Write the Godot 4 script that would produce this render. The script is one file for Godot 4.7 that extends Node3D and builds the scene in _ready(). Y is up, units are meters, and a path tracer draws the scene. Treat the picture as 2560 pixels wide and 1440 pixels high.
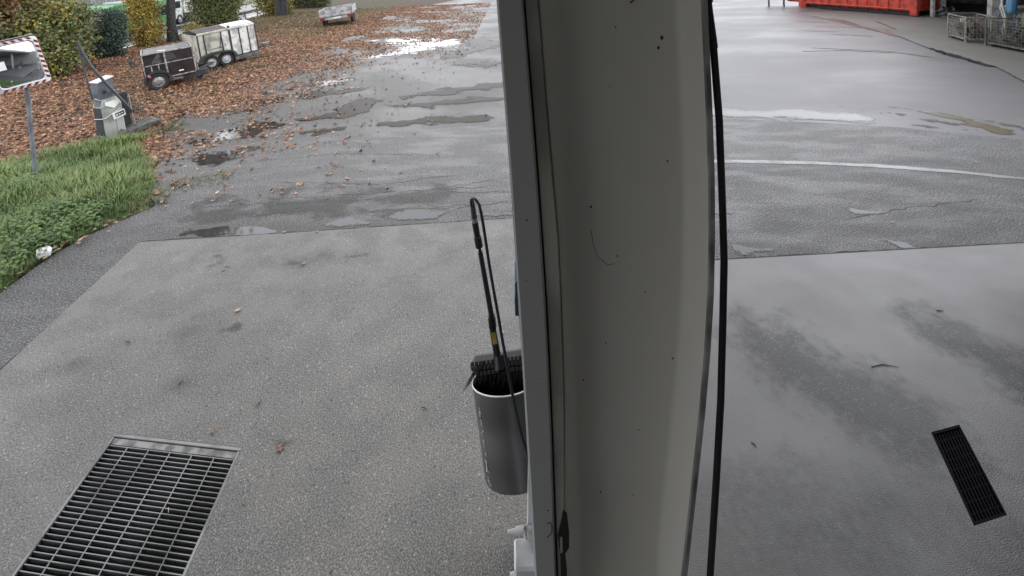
extends Node3D

# ---------------------------------------------------------------- mesh builder
class M:
	var v := PackedVector3Array()
	var n := PackedVector3Array()
	var u := PackedVector2Array()
	var c := PackedColorArray()
	var col := Color.WHITE
	func tri(a: Vector3, b: Vector3, d: Vector3, na: Vector3, nb: Vector3, nd: Vector3, ua := Vector2.ZERO, ub := Vector2.ZERO, ud := Vector2.ZERO) -> void:
		var face := (b - a).cross(d - a)
		if face.dot(na + nb + nd) > 0.0:
			v.append_array([a, d, b]); n.append_array([na, nd, nb]); u.append_array([ua, ud, ub])
		else:
			v.append_array([a, b, d]); n.append_array([na, nb, nd]); u.append_array([ua, ub, ud])
		c.append_array([col, col, col])
	func quad(a: Vector3, b: Vector3, d: Vector3, e: Vector3, nn: Vector3) -> void:
		tri(a, b, d, nn, nn, nn, Vector2(0, 0), Vector2(1, 0), Vector2(1, 1))
		tri(a, d, e, nn, nn, nn, Vector2(0, 0), Vector2(1, 1), Vector2(0, 1))
	func flat(a: Vector3, b: Vector3, d: Vector3, away: Vector3) -> void:   # a facet whose normal points away from a point
		var nn := (b - a).cross(d - a).normalized()
		if nn.dot((a + b + d) / 3.0 - away) < 0.0:
			nn = -nn
		tri(a, b, d, nn, nn, nn)
	func box(at: Vector3, size: Vector3, basis := Basis(), bevel := 0.0) -> M:
		var h := size / 2.0
		var t := Transform3D(basis, at)
		var e := minf(bevel, minf(h.x, minf(h.y, h.z)) * 0.9)
		for axis in 3:
			for s in [-1.0, 1.0]:
				var nn := Vector3.ZERO
				nn[axis] = s
				var p := []
				for k in [[-1, -1], [1, -1], [1, 1], [-1, 1]]:
					var q := Vector3.ZERO
					q[axis] = s * h[axis]
					q[(axis + 1) % 3] = k[0] * (h[(axis + 1) % 3] - e)
					q[(axis + 2) % 3] = k[1] * (h[(axis + 2) % 3] - e)
					p.append(t * q)
				quad(p[0], p[1], p[2], p[3], basis * nn)
		if e > 0.0:
			for axis in 3:
				var i1 := (axis + 1) % 3
				var i2 := (axis + 2) % 3
				for s1 in [-1.0, 1.0]:
					for s2 in [-1.0, 1.0]:
						var p := []
						for k in [[-1, 0], [1, 0], [1, 1], [-1, 1]]:
							var q := Vector3.ZERO
							q[axis] = k[0] * (h[axis] - e)
							q[i1] = s1 * (h[i1] - (e if k[1] == 1 else 0.0))
							q[i2] = s2 * (h[i2] - (0.0 if k[1] == 1 else e))
							p.append(t * q)
						var nn := Vector3.ZERO
						nn[i1] = s1
						nn[i2] = s2
						quad(p[0], p[1], p[2], p[3], (basis * nn).normalized())
			for sx in [-1.0, 1.0]:
				for sy in [-1.0, 1.0]:
					for sz in [-1.0, 1.0]:
						var w := Vector3(sx * h.x, sy * h.y, sz * h.z)
						var nn := (basis * Vector3(sx, sy, sz)).normalized()
						tri(t * (w - Vector3(0, sy * e, sz * e)), t * (w - Vector3(sx * e, 0, sz * e)), t * (w - Vector3(sx * e, sy * e, 0)), nn, nn, nn)
		return self
	func bar(a: Vector3, b: Vector3, w: float, d: float, up := Vector3.UP) -> M:   # a box from a to b
		var y := (b - a)
		var yn := y.normalized()
		var x := up.cross(yn)
		if x.length() < 0.01:
			x = Vector3.RIGHT.cross(yn)
		x = x.normalized()
		return box((a + b) / 2.0, Vector3(w, y.length(), d), Basis(x, yn, x.cross(yn)))
	func tube(pts: Array, radii: Variant, sides := 8, caps := true) -> M:
		var rings := []
		var norms := []
		var side := Vector3.ZERO
		for i in pts.size():
			var dir: Vector3 = (pts[mini(i + 1, pts.size() - 1)] - pts[maxi(i - 1, 0)]).normalized()
			if side == Vector3.ZERO:
				side = dir.cross(Vector3.UP if absf(dir.y) < 0.9 else Vector3.RIGHT).normalized()
			side = (side - dir * side.dot(dir)).normalized()
			var other := dir.cross(side)
			var r: float = radii[i] if radii is Array else radii
			var ring := []
			var nr := []
			for k in sides:
				var a := TAU * k / sides
				var o := side * cos(a) + other * sin(a)
				nr.append(o)
				ring.append(pts[i] + o * r)
			rings.append(ring)
			norms.append(nr)
		for i in pts.size() - 1:
			for k in sides:
				var j := (k + 1) % sides
				tri(rings[i][k], rings[i][j], rings[i + 1][j], norms[i][k], norms[i][j], norms[i + 1][j])
				tri(rings[i][k], rings[i + 1][j], rings[i + 1][k], norms[i][k], norms[i + 1][j], norms[i + 1][k])
		if caps:
			for e in [0, pts.size() - 1]:
				var nn: Vector3 = (pts[e] - pts[1 if e == 0 else e - 1]).normalized()
				for k in sides:
					tri(pts[e], rings[e][k], rings[e][(k + 1) % sides], nn, nn, nn)
		return self
	func lathe(profile: Array, t := Transform3D(), sides := 20) -> M:   # profile of Vector2(radius, height) round Y, hard edges between segments
		for i in profile.size() - 1:
			var p: Vector2 = profile[i]
			var q: Vector2 = profile[i + 1]
			var d := (q - p).normalized()
			var nn := Vector2(d.y, -d.x)
			for k in sides:
				var a0 := TAU * k / sides
				var a1 := TAU * (k + 1) / sides
				var r0 := Vector3(cos(a0), 0, sin(a0))
				var r1 := Vector3(cos(a1), 0, sin(a1))
				var n0 := (t.basis * (r0 * nn.x + Vector3.UP * nn.y)).normalized()
				var n1 := (t.basis * (r1 * nn.x + Vector3.UP * nn.y)).normalized()
				var a := t * (r0 * p.x + Vector3.UP * p.y)
				var b := t * (r1 * p.x + Vector3.UP * p.y)
				var e := t * (r1 * q.x + Vector3.UP * q.y)
				var f := t * (r0 * q.x + Vector3.UP * q.y)
				if p.x > 0.0001:
					tri(a, b, e, n0, n1, n1)
				if q.x > 0.0001:
					tri(a, e, f, n0, n1, n0)
		return self
	func prism(poly: PackedVector2Array, depth: float, t := Transform3D()) -> M:   # polygon in local XY, extruded from z = 0 to z = depth
		var idx := Geometry2D.triangulate_polygon(poly)
		for z in [0.0, depth]:
			var nn := t.basis * Vector3(0, 0, 1.0 if z > 0.0 else -1.0)
			for k in range(0, idx.size(), 3):
				var p := []
				for j in 3:
					var q := poly[idx[k + j]]
					p.append(t * Vector3(q.x, q.y, z))
				tri(p[0], p[1], p[2], nn, nn, nn)
		var turn := 1.0 if Geometry2D.is_polygon_clockwise(poly) else -1.0
		for i in poly.size():
			var a := poly[i]
			var b := poly[(i + 1) % poly.size()]
			var d := (b - a).normalized() * turn
			quad(t * Vector3(a.x, a.y, 0), t * Vector3(b.x, b.y, 0), t * Vector3(b.x, b.y, depth), t * Vector3(a.x, a.y, depth), (t.basis * Vector3(-d.y, d.x, 0)).normalized())
		return self
	func warp(b: Basis) -> M:
		for i in v.size():
			v[i] = b * v[i]
			n[i] = (b * n[i]).normalized()
		return self
	func mesh(mat: Material) -> ArrayMesh:
		var a := []
		a.resize(Mesh.ARRAY_MAX)
		a[Mesh.ARRAY_VERTEX] = v
		a[Mesh.ARRAY_NORMAL] = n
		a[Mesh.ARRAY_TEX_UV] = u
		a[Mesh.ARRAY_COLOR] = c
		var m := ArrayMesh.new()
		m.add_surface_from_arrays(Mesh.PRIMITIVE_TRIANGLES, a)
		m.surface_set_material(0, mat)
		return m


var rng := RandomNumberGenerator.new()
var names := {}
var tex := {}
var mats := {}
var noise_a := FastNoiseLite.new()
var noise_b := FastNoiseLite.new()

func numbered(called: String) -> String:
	var k: int = names.get(called, 0)
	names[called] = k + 1
	return called if k == 0 else "%s_%03d" % [called, k]

func tag(o: Node, label: String, category: String, group := "", kind := "") -> Node:
	if label: o.set_meta("label", label)
	if category: o.set_meta("category", category)
	if group: o.set_meta("group", group)
	if kind: o.set_meta("kind", kind)
	return o

func obj(called: String, m: Variant, mat: Material, parent: Node = null) -> MeshInstance3D:
	var o := MeshInstance3D.new()
	o.mesh = m.mesh(mat) if m is M else m
	if not (m is M):
		o.material_override = mat
	if parent == null:
		o.name = numbered(called)
		add_child(o)
	else:
		o.name = called
		parent.add_child(o, true)
	return o

func thing(called: String, label: String, category: String, at := Vector3.ZERO, turn := Vector3.ZERO, group := "") -> Node3D:
	var o := Node3D.new()
	o.name = numbered(called)
	add_child(o)
	o.position = at
	o.rotation_degrees = turn
	tag(o, label, category, group)
	return o

func struct(o: Node) -> Node:
	o.set_meta("kind", "structure")
	return o

# real-world (linear) base colour
func mat(key: String, r: float, g: float, b: float, rough := 0.6, metal := 0.0, worn := 0.0, spec := 0.5) -> StandardMaterial3D:
	if mats.has(key):
		return mats[key]
	var m := StandardMaterial3D.new()
	m.resource_name = key
	m.albedo_color = Color(r, g, b).linear_to_srgb()
	m.roughness = rough
	m.metallic = metal
	m.metallic_specular = spec
	m.cull_mode = BaseMaterial3D.CULL_DISABLED
	if worn > 0.0:
		m.albedo_texture = tex.grime_heavy if worn > 0.6 else tex.grime
		m.uv1_triplanar = true
		var k := 0.9 if worn > 0.6 else 0.6
		m.uv1_scale = Vector3(k, k, k)
	mats[key] = m
	return m

# a thin film on the ground (water, damp, dirt) that thins out towards its rim
func film(key: String, r: float, g: float, b: float, rough: float, cover := 1.0, spec := 0.5) -> StandardMaterial3D:
	var m := mat(key, r, g, b, rough, 0.0, 0.0, spec)
	m.albedo_texture = tex.white
	m.albedo_color.a = cover
	m.vertex_color_use_as_albedo = true
	m.transparency = BaseMaterial3D.TRANSPARENCY_ALPHA
	return m

func noise(sd: int, freq: float, octaves := 4, type := FastNoiseLite.TYPE_SIMPLEX_SMOOTH) -> FastNoiseLite:
	var f := FastNoiseLite.new()
	f.seed = sd
	f.noise_type = type
	f.frequency = freq
	f.fractal_type = FastNoiseLite.FRACTAL_FBM if octaves > 1 else FastNoiseLite.FRACTAL_NONE
	f.fractal_octaves = octaves
	return f

# grey noise pushed through a curve of (value in 0..1 -> grey in 0..1)
func curve_tex(im: Image, pts: Array) -> ImageTexture:
	var lut := PackedByteArray()
	lut.resize(256)
	for i in 256:
		var x := i / 255.0
		var y: float = pts[-1].y
		for k in pts.size() - 1:
			if x <= pts[k + 1].x:
				y = lerpf(pts[k].y, pts[k + 1].y, clampf((x - pts[k].x) / (pts[k + 1].x - pts[k].x), 0, 1))
				break
		lut[i] = int(clampf(y, 0, 1) * 255.0)
	var d := im.get_data()
	for i in d.size():
		d[i] = lut[d[i]]
	return ImageTexture.create_from_image(Image.create_from_data(im.get_width(), im.get_height(), false, Image.FORMAT_L8, d))

func make_textures() -> void:
	# grime on paint and metal
	var g := noise(3, 0.012, 5).get_seamless_image(256, 256)
	tex.grime = curve_tex(g, [Vector2(0.0, 0.62), Vector2(0.35, 0.8), Vector2(0.6, 0.97), Vector2(1, 1)])
	tex.grime_heavy = curve_tex(noise(8, 0.03, 5).get_seamless_image(256, 256), [Vector2(0.0, 0.45), Vector2(0.35, 0.7), Vector2(0.6, 0.95), Vector2(1, 1)])
	# aggregate of asphalt: fine noise with pale and dark stones
	tex.stones = grain(512, 11, 0.6, 0.42, 3200, 3000, 0.6)
	tex.stones_coarse = grain(512, 12, 0.46, 0.85, 2600, 5200, 0.55)
	tex.gravel = grain(512, 14, 0.5, 0.7, 4600, 4600, 0.2)
	tex.fine = grain(512, 13, 0.5, 0.2, 260, 500)
	var w := Image.create(8, 8, false, Image.FORMAT_RGBA8)
	w.fill(Color.WHITE)
	tex.white = ImageTexture.create_from_image(w)
	tex.streaks = curve_tex(noise(29, 0.02, 5).get_seamless_image(256, 256), [Vector2(0.0, 0.88), Vector2(0.4, 0.94), Vector2(0.6, 0.99), Vector2(1, 1)])
	tex.soil = curve_tex(noise(17, 0.09, 5).get_seamless_image(512, 512), [Vector2(0.2, 0.25), Vector2(0.5, 0.6), Vector2(0.8, 1.0)])
	tex.bark = curve_tex(noise(23, 0.05, 5).get_seamless_image(256, 256), [Vector2(0.25, 0.25), Vector2(0.5, 0.65), Vector2(0.7, 1.0)])

func grain(size: int, sd: int, freq: float, depth: float, pale: int, dark: int, mean := 0.72) -> ImageTexture:
	var im := noise(sd, freq * 0.5, 3).get_seamless_image(size, size)
	var d := im.get_data()
	for i in d.size():
		d[i] = int(clampf(mean + (d[i] / 255.0 - 0.5) * depth * 2.0, 0.08, 1.0) * 255.0)
	var r := RandomNumberGenerator.new()
	r.seed = sd
	for k in pale + dark:
		var x := r.randi() % size
		var y := r.randi() % size
		var tone := int(r.randf_range(200, 255)) if k < pale else int(r.randf_range(50, 110))
		var w := 1 + int(r.randf() * r.randf() * 3.99)
		var w2 := 1 + int(r.randf() * r.randf() * 3.99)
		for i in w:
			for j in w2:
				d[(y + j) % size * size + (x + i) % size] = tone
	return ImageTexture.create_from_image(Image.create_from_data(size, size, false, Image.FORMAT_L8, d))

# a ground material: fine grain on UV2 (metres), wetness (roughness) and relief on UV over the whole piece
func ground_mat(key: String, grain_tex: Texture2D, rough: Texture2D, relief: Texture2D, relief_cm: float, spec := 0.5) -> StandardMaterial3D:
	var m := StandardMaterial3D.new()
	m.resource_name = key
	m.vertex_color_use_as_albedo = true
	m.detail_enabled = true
	m.detail_albedo = grain_tex
	m.detail_blend_mode = BaseMaterial3D.BLEND_MODE_MUL
	m.detail_uv_layer = BaseMaterial3D.DETAIL_UV_2
	m.roughness = 1.0
	m.roughness_texture = rough
	m.metallic_specular = spec
	m.texture_repeat = true
	if relief:
		m.heightmap_enabled = true
		m.heightmap_texture = relief
		m.heightmap_scale = relief_cm
	return m

# a sheet of ground: polygon (x, z) cut from a grid of cells, tint(x, z) gives each vertex its base colour
func sheet(called: String, poly: PackedVector2Array, hole: PackedVector2Array, y: float, cell: float, tint: Callable, mt: Material, tile: float, height: Variant = null) -> MeshInstance3D:
	var lo := poly[0]
	var hi := poly[0]
	for p in poly:
		lo = lo.min(p)
		hi = hi.max(p)
	var size := hi - lo
	var nx := int(ceil(size.x / cell))
	var nz := int(ceil(size.y / cell))
	var inside := PackedByteArray()
	inside.resize((nx + 1) * (nz + 1))
	var index_of := PackedInt32Array()
	index_of.resize((nx + 1) * (nz + 1))
	index_of.fill(-1)
	for j in nz + 1:
		for i in nx + 1:
			var p := lo + Vector2(i, j) * cell
			var s := 0
			if Geometry2D.is_point_in_polygon(p, poly):
				s = 1
				if hole.size() and Geometry2D.is_point_in_polygon(p, hole):
					s = 2
			inside[j * (nx + 1) + i] = s
	var v := PackedVector3Array()
	var n := PackedVector3Array()
	var c := PackedColorArray()
	var u := PackedVector2Array()
	var u2 := PackedVector2Array()
	var idx := PackedInt32Array()
	var hole_box := Rect2()
	if hole.size():
		hole_box = Rect2(hole[0], Vector2.ZERO)
		for p in hole:
			hole_box = hole_box.expand(p)
	var put := func(p: Vector2) -> int:
		var h := y
		var nn := Vector3.UP
		if height != null:
			h = y + height.call(p.x, p.y)
			nn = Vector3(height.call(p.x - 0.1, p.y) - height.call(p.x + 0.1, p.y), 0.2, height.call(p.x, p.y - 0.1) - height.call(p.x, p.y + 0.1)).normalized()
		v.append(Vector3(p.x, h, p.y))
		n.append(nn)
		c.append(tint.call(p.x, p.y))
		u.append((p - lo) / size)
		u2.append(p / tile)
		return v.size() - 1
	for j in nz:
		for i in nx:
			var k := [j * (nx + 1) + i, j * (nx + 1) + i + 1, (j + 1) * (nx + 1) + i + 1, (j + 1) * (nx + 1) + i]
			var a := lo + Vector2(i, j) * cell
			var box := Rect2(a, Vector2(cell, cell))
			var near_hole := hole.size() > 0 and hole_box.intersects(box)
			var s := 0
			for q in k:
				s += 1 if inside[q] == 1 else 0
			if s == 4 and not near_hole:
				for q in k:
					if index_of[q] < 0:
						index_of[q] = put.call(lo + Vector2(q % (nx + 1), q / (nx + 1)) * cell)
				idx.append_array([index_of[k[0]], index_of[k[1]], index_of[k[2]], index_of[k[0]], index_of[k[2]], index_of[k[3]]])
			elif s > 0 or near_hole:
				var cellpoly := PackedVector2Array([a, a + Vector2(cell, 0), a + Vector2(cell, cell), a + Vector2(0, cell)])
				var pieces := Geometry2D.intersect_polygons(cellpoly, poly)
				if near_hole:
					var rest: Array[PackedVector2Array] = []
					for p in pieces:
						rest.append_array(Geometry2D.clip_polygons(p, hole))
					pieces = rest
				for p in pieces:
					if p.size() < 3:
						continue
					var t := Geometry2D.triangulate_polygon(p)
					for q in range(0, t.size(), 3):
						var w := [p[t[q]], p[t[q + 1]], p[t[q + 2]]]
						if (w[1] - w[0]).cross(w[2] - w[0]) < 0.0:
							w = [w[0], w[2], w[1]]
						for e in w:
							idx.append(put.call(e))
	var arr := []
	arr.resize(Mesh.ARRAY_MAX)
	arr[Mesh.ARRAY_VERTEX] = v
	arr[Mesh.ARRAY_NORMAL] = n
	arr[Mesh.ARRAY_COLOR] = c
	arr[Mesh.ARRAY_TEX_UV] = u
	arr[Mesh.ARRAY_TEX_UV2] = u2
	arr[Mesh.ARRAY_INDEX] = idx
	var m := ArrayMesh.new()
	m.add_surface_from_arrays(Mesh.PRIMITIVE_TRIANGLES, arr)
	m.surface_set_material(0, mt)
	var o := MeshInstance3D.new()
	o.mesh = m
	o.name = numbered(called)
	add_child(o)
	struct(o)
	return o

func skirt(poly: PackedVector2Array, top: float, low: float) -> M:
	var m := M.new()
	var turn := 1.0 if Geometry2D.is_polygon_clockwise(poly) else -1.0
	for i in poly.size():
		var a := poly[i]
		var b := poly[(i + 1) % poly.size()]
		var d := (b - a).normalized() * turn
		m.quad(Vector3(a.x, low, a.y), Vector3(b.x, low, b.y), Vector3(b.x, top, b.y), Vector3(a.x, top, a.y), Vector3(-d.y, 0, d.x))
	return m

# a ragged flat patch (puddle, stain): outline points (x, z) subdivided and jittered
func ragged(pts: Array, step: float, amount: float, sd: int) -> PackedVector2Array:
	var f := noise(sd, 0.5 / maxf(step, 0.02), 3)
	var out := PackedVector2Array()
	for i in pts.size():
		var a: Vector2 = pts[i]
		var b: Vector2 = pts[(i + 1) % pts.size()]
		var k := maxi(1, int(a.distance_to(b) / step))
		for j in k:
			var p := a.lerp(b, float(j) / k)
			out.append(p + Vector2(f.get_noise_2d(p.x * 3.0, p.y * 3.0), f.get_noise_2d(p.x * 3.0 + 50.0, p.y * 3.0)) * amount)
	return out

func patch(pts: Array, y: float, step: float, amount: float, sd: int) -> M:
	var m := M.new()
	var poly := ragged(pts, step, amount, sd)
	if Geometry2D.is_polygon_clockwise(poly):
		poly.reverse()
	var simple := Geometry2D.offset_polygon(poly, 0.002)
	for p in simple:
		if Geometry2D.is_polygon_clockwise(p):
			continue
		var t := Geometry2D.triangulate_polygon(p)
		for q in range(0, t.size(), 3):
			var w := []
			for j in 3:
				w.append(Vector3(p[t[q + j]].x, y, p[t[q + j]].y))
			m.tri(w[0], w[1], w[2], Vector3.UP, Vector3.UP, Vector3.UP)
	return m

# a pool with a naturally broken outline: distance to the drawn outline plus noise, cut at zero
func pool(pts: Array, y: float, cell: float, amount: float, sd: int, feather := 0.0) -> M:
	var m := M.new()
	var poly := PackedVector2Array(pts)
	var f := noise(sd, 1.0, 5)
	var lo: Vector2 = pts[0]
	var hi: Vector2 = pts[0]
	for p in pts:
		lo = lo.min(p)
		hi = hi.max(p)
	lo -= Vector2.ONE * amount
	hi += Vector2.ONE * amount
	var nx := int((hi.x - lo.x) / cell) + 1
	var nz := int((hi.y - lo.y) / cell) + 1
	var val := PackedFloat32Array()
	for j in nz + 1:
		for i in nx + 1:
			var p := lo + Vector2(i, j) * cell
			var d := 9.0
			for k in pts.size():
				d = minf(d, p.distance_to(Geometry2D.get_closest_point_to_segment(p, pts[k], pts[(k + 1) % pts.size()])))
			if not Geometry2D.is_point_in_polygon(p, poly):
				d = -d
			val.append(d + f.get_noise_2d(p.x * 1.1, p.y * 2.2) * amount * 1.7 + f.get_noise_2d(p.x * 5.0 + 40.0, p.y * 9.0) * amount * 0.5)
	for j in nz:
		for i in nx:
			var k := [j * (nx + 1) + i, j * (nx + 1) + i + 1, (j + 1) * (nx + 1) + i + 1, (j + 1) * (nx + 1) + i]
			var q := []
			for e in 4:
				var va := val[k[e]]
				var vb := val[k[(e + 1) % 4]]
				var a := lo + Vector2(k[e] % (nx + 1), k[e] / (nx + 1)) * cell
				var b := lo + Vector2(k[(e + 1) % 4] % (nx + 1), k[(e + 1) % 4] / (nx + 1)) * cell
				if va > 0.0:
					q.append([a, va])
				if (va > 0.0) != (vb > 0.0):
					q.append([a.lerp(b, va / (va - vb)), 0.0])
			for e in range(1, q.size() - 1):
				for w in [q[0], q[e], q[e + 1]]:
					m.v.append(Vector3(w[0].x, y, w[0].y))
					m.n.append(Vector3.UP)
					m.u.append(w[0])
					m.c.append(Color(1, 1, 1, clampf(0.04 + w[1] / feather, 0, 1) if feather > 0.0 else 1.0))
	return m

func ribbon(pts: Array, y: float, width: float, wander: float, sd: int) -> M:   # a crack or a streak
	var m := M.new()
	var r := RandomNumberGenerator.new()
	r.seed = sd
	var line := []
	for i in pts.size() - 1:
		var a: Vector2 = pts[i]
		var b: Vector2 = pts[i + 1]
		var k := maxi(2, int(a.distance_to(b) / 0.09))
		for j in k:
			line.append(a.lerp(b, float(j) / k) + Vector2(r.randf_range(-1, 1), r.randf_range(-1, 1)) * wander)
	line.append(pts[-1])
	var last := []
	for i in line.size():
		var d: Vector2 = (line[mini(i + 1, line.size() - 1)] - line[maxi(i - 1, 0)]).normalized()
		var w := width * r.randf_range(0.35, 1.0) * (0.2 if i == 0 or i == line.size() - 1 else 1.0) / 2.0
		var s := Vector2(-d.y, d.x) * w
		var now := [Vector3(line[i].x + s.x, y, line[i].y + s.y), Vector3(line[i].x - s.x, y, line[i].y - s.y)]
		if last:
			m.quad(last[0], last[1], now[1], now[0], Vector3.UP)
		last = now
	return m

func vec2s(flat: Array) -> Array:
	var out := []
	for i in range(0, flat.size(), 2):
		out.append(Vector2(flat[i], flat[i + 1]))
	return out

func grey(v: float, warm := 0.0) -> Color:
	return Color(v * (1.0 + warm), v, v * (1.0 - warm))

func blob(x: float, z: float, cx: float, cz: float, rx: float, rz: float) -> float:   # 1 in the middle, 0 outside
	var d := Vector2((x - cx) / rx, (z - cz) / rz).length()
	return clampf(1.0 - d, 0.0, 1.0)

func instances(called: String, mesh: Mesh, where: Array, cols: Array, parent: Node = null) -> MultiMeshInstance3D:
	var mm := MultiMesh.new()
	mm.transform_format = MultiMesh.TRANSFORM_3D
	mm.use_colors = true
	mm.mesh = mesh
	mm.instance_count = where.size()
	for i in where.size():
		mm.set_instance_transform(i, where[i])
		mm.set_instance_color(i, cols[i])
	var o := MultiMeshInstance3D.new()
	o.multimesh = mm
	if parent == null:
		o.name = numbered(called)
		add_child(o)
	else:
		o.name = called
		parent.add_child(o, true)
	return o

func _ready() -> void:
	# ------------------------------------------------------------ camera, sky, sun, exposure
	var cam := Camera3D.new()
	cam.name = "camera"
	add_child(cam)
	cam.position = Vector3(0, 3.5, 0)
	cam.basis = Basis(Vector3.RIGHT, deg_to_rad(-4.0)) * Basis(Vector3.BACK, deg_to_rad(-2.2))
	cam.near = 0.05
	cam.far = 500.0
	cam.projection = Camera3D.PROJECTION_FRUSTUM
	cam.size = 0.05 * 1440.0 / 1100.0
	cam.frustum_offset = Vector2(0, -0.05 * 728.0 / 1100.0)
	cam.current = true

	var sky_mat := ProceduralSkyMaterial.new()
	sky_mat.sky_top_color = Color(0.84, 0.85, 0.875)
	sky_mat.sky_horizon_color = Color(0.95, 0.955, 0.97)
	sky_mat.sky_curve = 0.3
	sky_mat.sky_energy_multiplier = 1.75
	sky_mat.ground_bottom_color = Color(0.3, 0.3, 0.3)
	sky_mat.ground_horizon_color = Color(0.5, 0.5, 0.5)
	sky_mat.sun_angle_max = 1.0
	var sky := Sky.new()
	sky.sky_material = sky_mat
	var env := Environment.new()
	env.background_mode = Environment.BG_SKY
	env.sky = sky
	env.tonemap_mode = Environment.TONE_MAPPER_LINEAR
	env.tonemap_exposure = 1.0
	env.sdfgi_enabled = true
	env.ssao_enabled = true
	env.ssil_enabled = true
	var we := WorldEnvironment.new()
	we.name = "world_environment"
	we.environment = env
	add_child(we)
	var sun := DirectionalLight3D.new()
	sun.name = "sun"
	sun.light_energy = 0.3
	sun.light_angular_distance = 25.0
	sun.light_color = Color(1.0, 0.97, 0.92)
	sun.rotation_degrees = Vector3(-58, 200, 0)
	sun.shadow_enabled = true
	add_child(sun)

	rng.seed = 4
	noise_a = noise(101, 0.35, 4)
	noise_b = noise(202, 1.7, 4)
	make_textures()
	ground()
	shelter()
	wash_corner()
	left_edge()
	trailers()
	greenery()
	beyond_road()
	right_yard()
	leaves()

# x of the border between the leaf strewn ground and the yard, for a given z
func leaf_edge(z: float) -> float:
	var p := [[-7.0, -6.0], [-7.8, -5.95], [-9.0, -7.3], [-10.7, -8.1], [-12.6, -7.65], [-14.5, -7.55], [-17.6, -7.9], [-23.9, -8.4], [-36.9, -9.5], [-46.0, -6.0], [-70.0, -2.0]]
	for i in p.size() - 1:
		if z >= p[i + 1][0]:
			return lerpf(p[i][1], p[i + 1][1], clampf((z - p[i][0]) / (p[i + 1][0] - p[i][0]), 0, 1))
	return -2.0

# the ground falls to the road behind the guard rail
func fall(x: float, z: float) -> float:
	var rail := -20.9 + (z + 24.0) * 0.155
	var t := clampf((rail + 1.0 - x) / 4.5, 0.0, 1.0)
	var near := clampf((-14.0 - z) / 6.0, 0.0, 1.0)
	return -1.15 * t * t * (3.0 - 2.0 * t) * near

# ---------------------------------------------------------------- ground
const PIT := [Vector2(-3.19, -3.16), Vector2(-2.125, -3.02), Vector2(-2.012, -2.16), Vector2(-3.077, -2.30)]
const DRAIN := [Vector2(2.9, -2.94), Vector2(3.15, -2.985), Vector2(2.91, -2.46), Vector2(2.66, -2.415)]

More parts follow.
